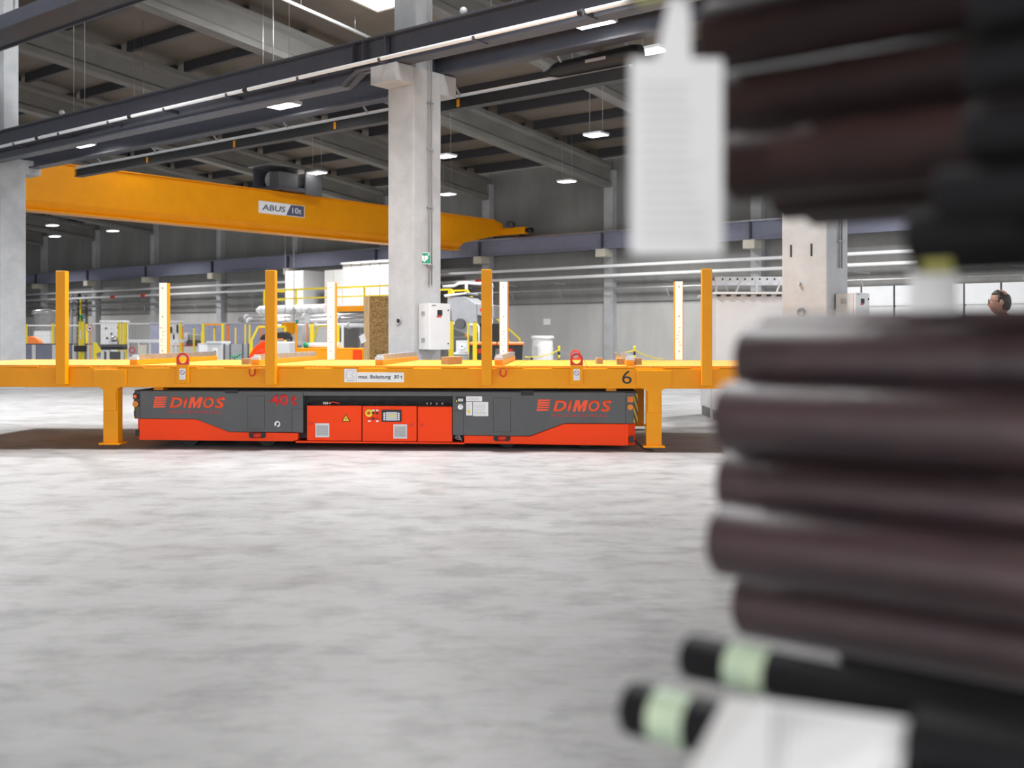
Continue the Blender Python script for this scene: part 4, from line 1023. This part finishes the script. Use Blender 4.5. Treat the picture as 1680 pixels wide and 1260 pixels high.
# insulated duct and pipework under the mezzanine
o = thing('insulated_duct', 'thick silver insulated duct under the mezzanine edge', 'duct', H(0, 35.8), RH)
ta, tb_ = hp(422, 35.8)[0], hp(536, 35.8)[0]; zc = zy(508, hp(480, 35.8)[1])
obj('tube', MB().tube([(ta, 0, zc), (ta+.3, 0, zc), (tb_, 0, zc)], [.1, .24, .24], 16), 'pipe', o)
for k in range(9): obj('band', MB().torus((ta+.6+k*.65, 0, zc), .245, .012, 'x', 18, 6), 'grey', o)
for k in range(3): t = ta+1+k*2.2; obj('support', MB().bar((t, 0, 0), (t, 0, zc-.24), .1), 'lgrey', o)
for i, (px, py, rr, x0, x1, lb) in enumerate((
        (480, 520, .12, 395, 600, 'upper grey process pipe below the mezzanine'), (480, 527, .16, 400, 600, 'thick grey process pipe below the mezzanine'),
        (480, 535, .10, 410, 640, 'lower pale process pipe below the mezzanine'))):
    q = 35.0-.3*i; o = thing('process_pipe', lb, 'pipe', H(0, q), RH)
    ta, tb_ = hp(x0, q)[0], hp(x1, q)[0]; zc = zy(py, hp(px, q)[1])
    obj('tube', MB().tube([(ta, 0, zc-.5), (ta, 0, zc-.05), (ta+.15, 0, zc), (tb_, 0, zc)], rr, 10), 'steel' if i < 2 else 'pipe', o)
    k = ta+.5
    while k < tb_: obj('flange', MB().cyl((k-.05, 0, zc), (k+.05, 0, zc), rr*1.5, 12), 'lgrey', o); k += 2.3
    obj('support', MB().bar((tb_-.3, 0, 0), (tb_-.3, 0, zc), .1), 'grey', o); obj('support', MB().bar((ta+1.3, 0, 0), (ta+1.3, 0, zc), .1), 'grey', o)
# slanted white posts (robot arms) and white robot casings
def strut(px0, py0, px1, py1, D, r, label, name='white_strut'):
    p0, p1 = G(px0, D, zy(py0, D)), G(px1, D, zy(py1, D)); base = G(px1, D)
    o = thing(name, label, 'strut', base, 0)
    obj('arm', MB().tube([p0-base, p1-base], [r*.8, r], 10), 'white', o); obj('head', MB().ball(p0-base, r*1.4), 'lgrey', o)
    obj('foot', MB().cyl((0, 0, 0), p1-base, r*.9, 10), 'lgrey', o)
strut(481, 511, 478, 538, 44.4, .10, 'left slanted white strut rising behind the hook block')
strut(507, 511, 499, 560, 43, .10, 'right slanted white strut left of the second white facing board')
D = 45; o = thing('robot_cell', 'white robot cell casing behind the orange bench', 'machine', G(487, D), 0)
a = (478-487)*D/F; b_ = (497-487)*D/F
obj('casing', MB().prism([(a-.1, 1.0), (b_+.2, 1.0), (b_+.1, zy(533, D)), (a, zy(533, D)), (a-.2, 1.5)], 0, .7), 'white', o, bev=.03)
obj('window', MB().prism([(a+.05, 1.25), (b_, 1.25), (b_-.05, zy(537, D)), (a+.1, zy(537, D))], -.01, -.001), 'lgrey', o)
obj('base', MB().box(a, b_+.1, .05, .65, 0, .995), 'grey', o)
o = thing('robot_cell', 'white robot cell casing with yellow frame left of strand board crate', 'machine', G(526, D), 0)
obj('casing', MB().prism([(-.3, .9), (.35, .9), (.35, 1.5), (.2, zy(538, D)), (-.1, zy(538, D))], 0, .7), 'white', o, bev=.03)
obj('frame', MB().bar((-.35, -.05, 1.0), (-.1, -.05, zy(535, D)), .07).bar((-.1, -.05, zy(535, D)), (.5, -.05, zy(535, D)), .07), 'hazy', o)
obj('base', MB().box(-.25, .3, .05, .65, 0, .895), 'grey', o)
for k, (px, py, m, lb) in enumerate(((486, 531, 'yellow', 'orange post with green beacon left of the white facing board'), (504, 531, 'orangelid', 'thin orange post beside the right white strut'), (512, 531, 'hazy', 'broad rounded yellow post left of second white facing board'),
        (547, 530, 'yellow', 'orange post right of the second white facing board'), (553.5, 533, 'hazy', 'yellow boxed post right of the second white facing board'), (562, 532, 'white', 'white post with orange edge left of the strand board crate'))):
    guard_post(px, 38, py, (3.4, 2.4, 6, 4, 7, 4)[k], lb, m, 'posts around the robot cells')
tag(obj('beacon', MB().lathe([(0, 0), (.05, 0), (.05, .09), (.03, .12), (0, .13)], 14), 'green', None, G(487.5, 38, zy(530.8, 38)+.012), 0), 'green beacon lamp on top of an orange post', 'beacon')
# orange bench with white tubes
D = 30; o = thing('roller_bench', 'orange steel bench carrying white tubes behind the platform deck', 'bench', G(540, D), RH*.35)
x0, x1 = (484-540)*D/F, (602-540)*D/F; zb3 = zy(571, D)
obj('top_rail', MB().box(x0, x1, -.1, .5, zb3-.05, zb3), 'yellow', o, bev=.01)
obj('side_beam', MB().box(x0, x1, -.1, -.02, zb3-.32, zb3-.05), 'yellow', o, bev=.01)
for x in (x0+.1, 0, x1-.2): obj('leg', MB().box(x, x+.12, -.08, .45, 0, zb3-.33), 'bluegrey', o)
obj('end_stop', MB().box(x1-.28, x1-.05, -.16, -.11, zb3-.5, zb3-.05), 'orange', o)
zz = zb3+.001
for k in range(3):
    tb3 = thing('white_tube', ('front white tube lying on the orange bench', 'middle white tube lying on the orange bench', 'rear white tube lying on the orange bench')[k], 'tube', G(540, D, zz+.075)+Vector((.0, .03+.16*k, 0)), RH*.35)
    obj('tube', MB().cyl((x0+.35, 0, 0), (x1-.75, 0, 0), .072, 16), 'pipe', tb3); lbl(obj('end_cap', MB().cyl((x0+.2, 0, 0), (x0+.349, 0, 0), .074, 16), 'green', tb3), 'green end cap')
# sweeper with orange hood
D = 31; o = thing('ride_on_sweeper', 'orange hooded sweeper with grey tank behind second platform post', 'vehicle', G(440, D), 0)
x0, xm, x1 = (408-440)*D/F, (446-440)*D/F, (480-440)*D/F; zt_ = zy(558, D)
prf = [(x0, .3)] + [(xm - (xm-x0)*math.cos(PI/2*k/10), .3+(zt_-.3)*math.sin(PI/2*k/10)) for k in range(1, 11)] + [(xm, .3)]
obj('hood', MB().prism(prf, -.4, .4), 'orange', o, bev=.03)
obj('tank', MB().box(xm+.01, x1, -.38, .38, .3, zy(560.5, D)), 'lgrey', o, bev=.03)
obj('seat', MB().prism([(xm-.3, zt_+.01), (x1-.1, zt_+.01), (x1-.1, zt_+.2), (x1-.2, zt_+.24), (xm-.2, zt_+.16)], -.3, .3), 'black', o, bev=.03)
obj('red_trim', MB().box(xm-.1, x1-.2, -.32, -.3, zt_+.015, zt_+.045), 'orangelid', o)
for x in (x0+.25, x1-.25):
    for y in (-.38, .3): obj('wheel', MB().cyl((x, y, .18), (x, y+.1, .18), .18, 18), 'black', o)
obj('chassis', MB().box(x0+.1, x1, -.35, .35, .2, .299), 'shell', o)
obj('handle', MB().box((x0+x1)/2+.4, (x0+x1)/2+.5, -.39, -.381, .85, .88), 'ink', o)

# ------------------------------------------------------------------ machinery far left
D = 58; o = thing('hopper_tank', 'grey domed hopper tank right of the left column', 'tank', G(73, D), 0)
r_ = 19*D/F; zt_ = zy(507, D)
obj('vessel', MB().lathe([(.0, .8), (.12, .8), (r_*.78, zt_-1.35), (r_*.9, zt_-.3), (r_, zt_-.22), (r_*.97, zt_-.1), (r_*.5, zt_-.02), (0, zt_)], 26), 'tank', o)
for a in range(4): obj('leg', MB().bar((r_*.7*math.cos(a*PI/2+.6), r_*.7*math.sin(a*PI/2+.6), 0), (r_*.7*math.cos(a*PI/2+.6), r_*.7*math.sin(a*PI/2+.6), zt_-1.2), .1), 'grey', o)
obj('rim_band', MB().torus((0, 0, zt_-.24), r_, .03, 'z', 26, 6), 'grey', o)
D = 56; o = thing('grey_cabinet', 'pale grey cabinet in front of the hopper tank', 'cabinet', G(72, D), 0)
obj('body', MB().box(-.4, .42, -.3, .3, 0, zy(543, D)), 'lgrey', o, bev=.02); obj('door', MB().box(-.36, .38, -.315, -.301, .1, zy(543, D)-.06), 'white', o)
D = 43; o = thing('saw_hood', 'orange half round saw guard above the low grey barrier', 'guard', G(52, D), 0)
rr = 14*D/F; zb3 = zy(566, D)
obj('guard', MB().prism([(-rr*1.2, zb3)]+[(rr*1.2*math.cos(PI-PI*k/14), zb3+rr*math.sin(PI-PI*k/14)) for k in range(1, 14)]+[(rr*1.2, zb3)], -.15, .15), 'orangelid', o, bev=.02)
obj('stand', MB().box(-.3, .3, -.12, .12, 0, zb3-.001), 'grey', o)
# low grey barrier with white posts
D = 40; o = thing('low_barrier', 'low blue grey panel barrier with white posts behind platform left end', 'barrier', G(100, D), 0)
h = zy(565.5, D)
for a, b_ in ((36, 53), (59, 86), (92, 118), (126, 143)):
    obj('panel', MB().box((a-100)*D/F, (b_-100)*D/F, 0, .05, .15, h), 'bluegrey', o)
for px in (56, 89, 122, 146): x = (px-100)*D/F; obj('post', MB().box(x-.065, x+.065, -.04, .09, 0, h-.01), 'white', o, bev=.005)
obj('top_rail', MB().box((36-100)*D/F, (150-100)*D/F, -.01, .06, h+.001, h+.04), 'shell', o)
obj('toe_plate', MB().box((36-100)*D/F, (150-100)*D/F, -.05, -.041, 0, .14), 'shell', o)
# guard posts of the fence, with mesh between
for px, D, py, wd, lb in ((43.5, 42, 532, 2.5, 'yellow fence post touching the left column'), (87, 42, 531, 3.6, 'yellow fence post just left of first platform post'), (131, 39.8, 528, 3.6, 'left of the pair of yellow posts with white notices'), (136, 38.3, 527, 4, 'right of the pair of yellow posts with white notices'),
        (142.5, 45.5, 532, 3, 'slim yellow post behind the round sign'), (195, 41, 530, 3, 'leftmost of the cluster of yellow posts before the white machine'), (199.5, 40, 529, 3.4, 'middle of the cluster of yellow posts before the white machine'), (205.5, 39.5, 530, 5, 'rightmost thick post of the cluster before the white machine')):
    guard_post(px, D, py, wd, lb, 'hazy', 'yellow fence posts at left')
tag(obj('notice_sheet', MB().box(-.05, .05, -.004, 0, -.16, .16), 'sticker', None, G(133.5, 38.4, zy(549, 38.4)), 0), 'white notice sheet on the paired yellow posts', 'notice')
tag(obj('beacon', MB().lathe([(0, 0), (.045, 0), (.045, .12), (.07, .13), (.07, .2), (0, .24)], 14), 'green', None, G(134, 39, zy(526.6, 39)), 0), 'green and white beacon above paired yellow posts', 'beacon')
tag(obj('junction_box', MB().box(-.2, .2, -.1, .1, 0, .22), 'ink', None, G(132, 38.2, zy(577, 38.2)), 0, bev=.02), 'black junction box across the paired yellow posts', 'box')
D = 39; o = thing('round_sign', 'round white prohibition sign with red ring on a post', 'sign', G(147.5, D), 0)
zs = zy(539, D)
obj('disc', MB().cyl((0, -.02, zs), (0, 0, zs), .125, 26), 'sticker', o); obj('ring', MB().torus((0, -.022, zs), .11, .012, 'y', 26, 6), 'red', o)
obj('symbol', MB().prism([(-.05, zs+.03), (.06, zs+.03), (.01, zs-.06)], -.026, -.021), 'ink', o); obj('post', MB().cyl((0, .02, 0), (0, .02, zs), .02, 8), 'yellow', o)
def mesh_fence(px0, px1, D, py, label):
    o = thing('mesh_fence', label, 'fence', G(px0, D), 0); wd = (px1-px0)*D/F; h = zy(py, D); m = MB()
    k = 0.0
    while k < wd: m.bar((k, 0, .2), (k, 0, h), .008); k += .12
    z = .2
    while z < h: m.bar((0, 0, z), (wd, 0, z), .008); z += .3
    stuff(obj('wire_mesh', m, 'grey', o)); obj('top_rail', MB().bar((0, 0, h), (wd, 0, h), .05), 'lgrey', o)
    for x in (0, wd): obj('post', MB().bar((x, 0, 0), (x, 0, h), .05), 'grey', o)
mesh_fence(44, 130, 45, 534, 'wire mesh fence behind the low barrier at far left')
mesh_fence(150, 246, 46, 531, 'wire mesh fence in front of the white machine')
mesh_fence(300, 372, 47, 531, 'wire mesh fence in front of the blue grey partition')
# ladder on the wall
t, D = hp(124, QW-.5); o = thing('wall_ladder', 'black and yellow ladder rising on the back wall at left', 'ladder', H(t, QW-.5), RH)
for x in (-.55, .55): obj('rail', MB().box(x-.1, x+.1, -.05, .05, 0, zy(478, D)), 'black' if x > 0 else 'grey', o)
obj('yellow_edge', MB().box(.66, .78, -.05, .05, 0, zy(490, D)), 'hazy', o)
for k in range(12): obj('rung', MB().cyl((-.55, 0, .4+k*.35), (.55, 0, .4+k*.35), .03, 6), 'grey', o)
# white machine behind fence, bench, yellow guard, frame table
D = 50; o = thing('white_machine', 'white machine front with small dark ports behind the mesh fence', 'machine', G(183, D), 0)
hw = 18*D/F; z1 = zy(529, D)
obj('body', MB().box(-hw, hw, 0, .8, .0, z1), 'white', o, bev=.02); obj('roof_cap', MB().box(-hw-.03, hw+.03, -.05, .85, z1+.001, z1+.1), 'white', o)
for x, z in ((-.25, 1.75), (.3, 1.8), (0, 1.5), (.32, 1.5), (-.2, 1.3)): obj('port', MB().cyl((x, -.02, z), (x, 0, z), .05, 12), 'ink', o)
D = 37; o = thing('workbench', 'dark workbench with light legs behind the first bolster', 'bench', G(183, D), 0)
hw = 19*D/F; z1 = zy(565, D)
obj('top', MB().box(-hw, hw, 0, .7, z1-.08, z1), 'shell', o); obj('tray', MB().box(-hw*.9, hw, -.02, .6, z1-.18, z1-.081), 'ink', o)
for px in (168, 177, 200): x = (px-183)*D/F; obj('leg', MB().box(x-.05, x+.05, .0, .08, 0, z1-.181), 'white', o)
for a, b_ in ((170, 175), (180, 196)): obj('drawer_front', MB().box((a-183)*D/F, (b_-183)*D/F, .02, .5, .1, z1-.25), 'shell', o)
tag(obj('vise', MB().box(-.12, .12, -.08, .08, 0, .1).ball((0, 0, .17), .12).box(-.2, -.1, -.04, .04, .05, .22), 'steel', None, G(188, D+.35, z1), 0), 'grey clamp fixture standing on the dark workbench', 'tool')
D = 36; o = thing('corner_guard', 'yellow slanted corner guard beside the dark workbench', 'guard', G(158, D), 0)
obj('plate', MB().prism([(-.1, .05), (-.1, zy(562, D)), (.0, zy(562, D)), (.18, zy(577, D)), (.0, zy(580, D)), (.1, .05)], -.03, .03), 'hazy', o, bev=.008)
D = 36; o = thing('conveyor_table', 'white framed conveyor table left of first white facing board', 'table', G(228, D), 0)
hw = 20*D/F; z1 = zy(557, D)
obj('top', MB().box(-hw, hw+.9, 0, .6, z1-.1, z1), 'white', o)
for x in (-hw+.04, -.02, hw-.05, hw+.8): obj('leg', MB().box(x-.03, x+.03, .02, .08, 0, z1-.101), 'lgrey', o)
obj('control_box', MB().box(-.02, .25, -.02, .019, z1-.5, z1-.18), 'cream', o); obj('hand_wheel', MB().torus((-.22, -.02, z1-.35), .09, .02, 'y', 18, 6), 'red', o)
D = 45; o = thing('white_cabinet', 'white cabinet with black slots right of first white facing board', 'cabinet', G(280, D), 0)
hw = 13.5*D/F; z1 = zy(529, D); zm = zy(548, D)
obj('upper_body', MB().box(-hw, hw, 0, .6, zm+.005, z1), 'white', o, bev=.02); obj('lower_body', MB().box(-hw, hw, -.03, .6, 0, zm), 'white', o, bev=.02)
obj('roof_cap', MB().box(-hw-.05, hw+.05, -.06, .6, z1+.001, z1+.08), 'white', o)
for x, za, zb2 in ((.02, zm+.05, zm+.3), (hw-.06, zm+.05, z1-.1), (-.12, zm-.32, zm-.02), (.14, zm-.32, zm-.02), (-hw+.02, z1-.16, z1-.06)): obj('slot', MB().box(x-.03, x+.03, -.04, -.0301 if za < zm else -.001, za, zb2), 'ink', o)
D = 40; o = thing('lathe_machine', 'grey and white lathe on a white base with red edge', 'machine', G(310, D), 0)
z1 = zy(568, D)
obj('base', MB().box((283-310)*D/F, (329-310)*D/F, 0, .8, 0, z1), 'white', o, bev=.01); obj('red_edge', MB().box((283-310)*D/F, (329-310)*D/F, -.01, .8, z1+.001, z1+.03), 'red', o)
obj('headstock', MB().box((296-310)*D/F, (306-310)*D/F, .1, .6, z1+.03, zy(546, D)), 'white', o, bev=.04)
obj('bed', MB().box((304-310)*D/F, (326-310)*D/F, .1, .6, z1+.03, z1+.2), 'shell', o); obj('carriage', MB().prism([((306-310)*D/F, z1+.2), ((325-310)*D/F, z1+.2), ((322-310)*D/F, zy(549, D)), ((309-310)*D/F, zy(547, D))], .15, .55), 'grey', o, bev=.03)
obj('chuck', MB().cyl((-.12, -.05, z1+.25), (-.12, .1, z1+.25), .09, 16), 'steel', o)
D = 33; o = thing('notice_cabinet', 'light grey cabinet with white notices right of the lathe', 'cabinet', G(350, D), RH*.4)
z1 = zy(563, D)
obj('body', MB().box(-.42, .42, -.2, .3, 0, z1), 'lgrey', o, bev=.01); obj('side_bay', MB().box(.43, .98, -.15, .3, 0, z1-.06), 'grey', o, bev=.01)
obj('notice', MB().box(-.36, -.08, -.212, -.201, z1-.4, z1-.05), 'sticker', o); obj('notice', MB().box(.1, .26, -.212, -.201, z1-.48, z1-.14), 'sticker', o)
obj('top_board', MB().box(-.1, .42, -.24, .3, z1+.001, z1+.06), 'white', o)
obj('seal_mark', MB().cyl((.18, -.216, z1-.26), (.18, -.213, z1-.26), .04, 10), 'ink', o)
# blue grey partition wall far back and yellow frames in front
D = 54; o = thing('grey_partition', 'long blue grey partition behind the yellow frames at left', 'partition', G(340, D), 0)
z1 = zy(531, D); x0, x1 = (245-340)*D/F, (436-340)*D/F; nn = 7
for k in range(nn): obj('panel', MB().box(x0+(x1-x0)*k/nn+.02, x0+(x1-x0)*(k+1)/nn-.02, 0, .06, .05, z1), 'bluegrey', o)
obj('top_rail', MB().box(x0, x1, -.02, .08, z1+.001, z1+.05), 'grey', o)
obj('sill', MB().box(x0, x1, -.02, .08, 0, .049), 'grey', o)
D = 38; o = thing('yellow_gate_frame', 'yellow square gate frame above the light grey cabinet', 'frame', G(350, D), 0)
z1 = zy(531, D)
for px in (333.5, 365.5): x = (px-350)*D/F; obj('upright', MB().box(x-.04, x+.04, -.04, .04, 0, z1), 'hazy', o)
obj('lintel', MB().box((333.5-350)*D/F+.041, (365.5-350)*D/F-.041, -.04, .04, z1-.06, z1), 'yellow', o)
for px, py, wd, m, lb in ((295.5, 530, 3, 'hazy', 'yellow post right of white slotted cabinet'), (300, 537, 2.4, 'yellow', 'short orange post right of white slotted cabinet'), (318, 538, 2.6, 'hazy', 'short yellow post behind the lathe'), (351.5, 538, 2.6, 'hazy', 'short yellow post inside the yellow gate frame'),
        (331, 543, 2.6, 'hazy', 'short yellow post at left foot of gate frame'), (374, 533, 4, 'orangelid', 'broad orange post right of the gate frame'), (386.5, 537, 2.2, 'hazy', 'thin yellow post right of the broad orange post'), (402.5, 532, 2.6, 'hazy', 'left of two yellow posts before the sweeper'), (409.5, 532, 2.8, 'hazy', 'right of two yellow posts before the sweeper'), (428.5, 532, 3.2, 'orangelid', 'orange post just left of second platform post')):
    guard_post(px, 39, py, wd, lb, m, 'posts along the machine line')
D = 37; o = thing('slanted_guard_frame', 'yellow slanted guard frame left of second platform post', 'frame', G(420, D), 0)
obj('frame', MB().bar(((413-420)*D/F, 0, zy(558, D)), ((424-420)*D/F, 0, zy(536, D)), .07).bar(((424-420)*D/F, 0, zy(536, D)), ((468-420)*D/F, 0, zy(536, D)), .07), 'hazy', o)
for px in (413, 468): obj('leg', MB().bar(((px-420)*D/F, 0, 0), ((px-420)*D/F, 0, zy(558 if px < 420 else 536, D)), .07), 'hazy', o)
# dark stillage with green hose
D = 29; o = thing('wire_stillage', 'dark wire stillage right of the light grey cabinet', 'stillage', G(388, D), 0)
hw = 15*D/F; z1 = zy(565, D); m = MB()
for k in range(9): x = -hw+2*hw*k/8; m.bar((x, -.3, .1), (x, -.3, z1), .008)
for k in range(7): z = .1+(z1-.1)*k/6; m.bar((-hw, -.3, z), (hw, -.3, z), .008)
stuff(obj('wire_mesh', m, 'grey', o)); obj('back_panel', MB().box(-hw, hw, .3, .33, .1, z1), 'grey', o)
for x in (-hw, hw):
    for y in (-.3, .3): obj('post', MB().bar((x, y, 0), (x, y, z1+.02), .04), 'shell', o)
obj('floor_tray', MB().box(-hw, hw, -.28, .28, .06, .1), 'shell', o)
pts = [Vector((.15*math.cos(k*.7)+.03*math.sin(k*2.1), .1*math.sin(k*.7), .12+k*.017+.03*math.sin(k*1.3))) for k in range(46)]
tag(obj('green_hose', MB().tube(pts, .03, 8), 'green', None, G(388, D, .0), 0), 'tangle of green hose inside the dark wire stillage', 'hose')

# ------------------------------------------------------------------ foreground: racked steel bars
def bar_thing(name, label, grp, px, py, q, r, L, m, dt=0):
    """bar along the hall whose left end is seen at px, its axis at py there"""
    t, D = hp(px, q); z = zy(py, D)
    o = thing(name, label, 'bar', H(t, q, z), RH, grp)
    e = r*.12
    b = MB().tube([(0, 0, 0), (.0001, 0, 0), (e, 0, 0), (L, 0, 0)], [r*.86, r*.88, r, r], 32)
    obj('bar_body', b, m, o)
    return o, t, z
RB = .0425; BL = 2.6
low = (('bar deep in the lower stack, glimpsed between its third and fourth bars', 1200, 678.7, 1.28), ('bar deep in the lower stack, glimpsed between its fifth and lowest bars', 1200, 874.7, 1.30), ('dark steel bar on top of the lower stack, mostly hidden at back', 1258, 566, 1.315, ), ('second steel bar from the top of the lower stack', 1226, 590, 1.225), ('third bar of the lower stack with the widest pale sheen', 1192, 683, 1.168),
       ('fourth bar of the lower stack, set back between two bulging ones', 1196, 790, 1.245), ('fifth bar of the lower stack, bulging out near its foot', 1182, 884, 1.165), ('lowest bar of the lower stack, in deep shade', 1222, 985, 1.235))
for lb, px, py, q in low: bar_thing('steel_bar', lb, 'bars of the lower stack', px, py, q, RB, BL, 'bar')
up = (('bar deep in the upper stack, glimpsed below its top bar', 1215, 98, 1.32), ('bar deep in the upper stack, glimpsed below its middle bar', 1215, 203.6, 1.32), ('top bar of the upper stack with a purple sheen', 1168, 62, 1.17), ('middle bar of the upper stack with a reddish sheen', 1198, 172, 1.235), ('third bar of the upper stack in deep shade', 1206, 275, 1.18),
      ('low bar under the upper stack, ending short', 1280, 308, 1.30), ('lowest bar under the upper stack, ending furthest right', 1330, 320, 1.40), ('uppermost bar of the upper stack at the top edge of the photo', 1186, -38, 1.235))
for lb, px, py, q in up: bar_thing('steel_bar', lb, 'bars of the upper stack', px, py, q, RB, BL, 'bar_shaded')
# black rods nearer, right edge
rods = (('black rod at right edge, topmost of the near black bundle', 1600, 20, .92), ('black rod at right edge, second of the near black bundle', 1594, 120, .92), ('black rod at right edge, third of the near black bundle', 1590, 222, .92), ('black rod at right edge, fourth of the near black bundle', 1540, 322, .93), ('black rod at right edge, lowest of the near black bundle', 1494, 388, 1.03))
for lb, px, py, q in rods: bar_thing('black_rod', lb, 'near black rods at the right edge', px, py, q, .0235, 1.8, 'rod')
def tape(o, x0, x1, r, m): lbl(obj('tape_band', MB().tube([(x0, 0, 0), (x1, 0, 0)], r, 28, False), m, o), 'pale green tape band' if m == 'tapeg' else 'yellow tape band')
o, t, z = bar_thing('taped_rod', 'dark rod with yellow tape and white tag above lower stack', 'taped rods', 1500, 424, 1.12, .0155, 1.8, 'rod'); tape(o, .012, .042, .0163, 'tapey')
def tag_sheet(px0, px1, py0, py1, D, label, name='paper_tag', bend=.0, tilt=0, lines=True):
    p = G((px0+px1)/2, D, zy(py1, D)); wd = (px1-px0)*D/F; h = (py1-py0)*D/F
    o = thing(name, label, 'tag', p, tilt)
    nx = 10; vs = []; fs = []
    for s in (0, .0006):
        for i in range(nx+1):
            x = -wd/2+wd*i/nx; y = bend*(1-(2*i/nx-1)**2)+s
            vs += [(x, y, 0), (x, y*.6, h*.5), (x, y*.2+s, h)]
    n0 = (nx+1)*3
    for i in range(nx):
        for j in range(2): a = i*3+j; fs += [(a, a+3, a+4, a+1), (n0+a+1, n0+a+4, n0+a+3, n0+a)]
    obj('sheet', MB().add(vs, fs, True), 'paper', o)
    if lines:
        l = MB()
        for k in range(16): l.box(-wd*.38, wd*(.1+.25*random.random()), -.0012, -.0008, h*(.08+.052*k), h*(.087+.052*k))
        obj('faint_print', l, 'print', o)
    return o, wd, h
tg_, wd, h = tag_sheet(1034, 1186, 96, 418, 1.17, 'large white paper tag hanging in front of the hall at top centre right')
obj('neck_strip', MB().add([(-wd*.22, 0, h), (wd*.16, 0, h), (wd*.14, 0, h+.075), (-wd*.06, 0, h+.075), (-wd*.22, .001, h), (wd*.16, .001, h), (wd*.14, .001, h+.075), (-wd*.06, .001, h+.075)], [(0,1,2,3),(7,6,5,4),(1,2,6,5),(3,0,4,7)]), 'paper', tg_)
o, t, z = bar_thing('taped_rod', 'dark rod with yellow green tape at the top edge above the paper tag', 'taped rods', 1032, -22, 1.02, .022, 1.8, 'rod'); tape(o, .015, .05, .0228, 'tapey')
o, wd, h = tag_sheet(1492, 1572, 440, 512, 1.22, 'small crumpled white tag hanging from the yellow taped rod', bend=-.008, lines=False)
# rods at the bottom
o, t, z = bar_thing('taped_rod', 'dark rod with pale green tape, upper one at the bottom right', 'taped rods', 1128, 1076, 1.05, .024, 1.8, 'rod'); tape(o, .055, .10, .0248, 'tapeg')
o, t, z = bar_thing('taped_rod', 'dark rod with pale green tape at the bottom, furthest left', 'taped rods', 1034, 1160, .95, .027, 1.8, 'rod'); tape(o, .035, .075, .0278, 'tapeg')
bar_thing('black_rod', 'grey black rod end above the upper green taped rod', 'low black rods', 1384, 1068, 1.325, .018, 1.8, 'rod')
bar_thing('black_rod', 'black rod behind the bottom paper sheet, near the right corner', 'low black rods', 1270, 1175, 1.11, .024, 1.8, 'rod')
bar_thing('black_rod', 'black rod in the bottom right corner, upper', 'low black rods', 1500, 1215, .90, .028, 1.8, 'rod')
bar_thing('black_rod', 'black rod in the bottom right corner, lower', 'low black rods', 1480, 1330, .87, .028, 1.8, 'rod')
# bottom sheet: bright bent flap on the left, greyer printed flap on the right
D = .875
o = thing('label_sheet', 'white label sheet folded over the rods at the bottom right', 'tag', G(1260, D, zy(1290, D)), 0)
def P_(px, py, d=0): v = G(px, D+d, zy(py, D+d)); return v - o.location
L_ = [(1190, 1145), (1260, 1150), (1260, 1330), (1095, 1330)]; R_ = [(1260, 1150), (1492, 1182), (1468, 1330), (1260, 1330)]
dl = (.16, .07, -.01, -.01); dr_ = (.07, .015, -.01, -.01)
for nm, Lp, dd, m in (('bright_flap', L_, dl, 'paper'), ('printed_flap', R_, dr_, 'paper')):
    vs = [P_(x, y, d) for (x, y), d in zip(Lp, dd)]; vs += [v+Vector((0, .0008, 0)) for v in vs]
    f_ = obj(nm, MB().add(vs, [(0,1,2,3),(7,6,5,4),(0,1,5,4),(1,2,6,5),(2,3,7,6),(3,0,4,7)]), m, o)
    if nm == 'printed_flap':
        l = MB()
        for k in range(13):
            u = (k+.7)/14
            a = vs[0].lerp(vs[1], u); b_ = vs[3].lerp(vs[2], u)
            l.bar(a.lerp(b_, .06)+Vector((0, -.0015, 0)), a.lerp(b_, .95)+Vector((0, -.0015, 0)), .0052, .0006, (0, 1, 0))
        stuff(obj('print_lines', l, 'print', f_))
# cantilever rack that carries the stacks, beyond the right of the frame
tr = hp(1680, 1.17)[0]+.62
for k, dt in enumerate((0, 1.25)):
    o = thing('cantilever_rack', ('dark steel rack upright carrying the bars, nearer one', 'dark steel rack upright carrying the bars, farther one')[k], 'rack', H(tr+dt, 1.75), RH)
    obj('upright', MB().box(-.05, .05, -.06, .06, .02, 2.2), 'rod', o, bev=.004); obj('foot', MB().box(-.06, .06, -.95, .3, 0, .06), 'rod', o)
    if k == 0: obj('shade_shelf', MB().box(-1.0, 1.1, -1.1, .8, 2.02, 2.06), 'rod', o)  # unseen shelf, added to shade the upper bars
    for za in (.90, 1.41): obj('arm', MB().box(-.035, .035, -.9, -.061, za-.025, za), 'rod', o)
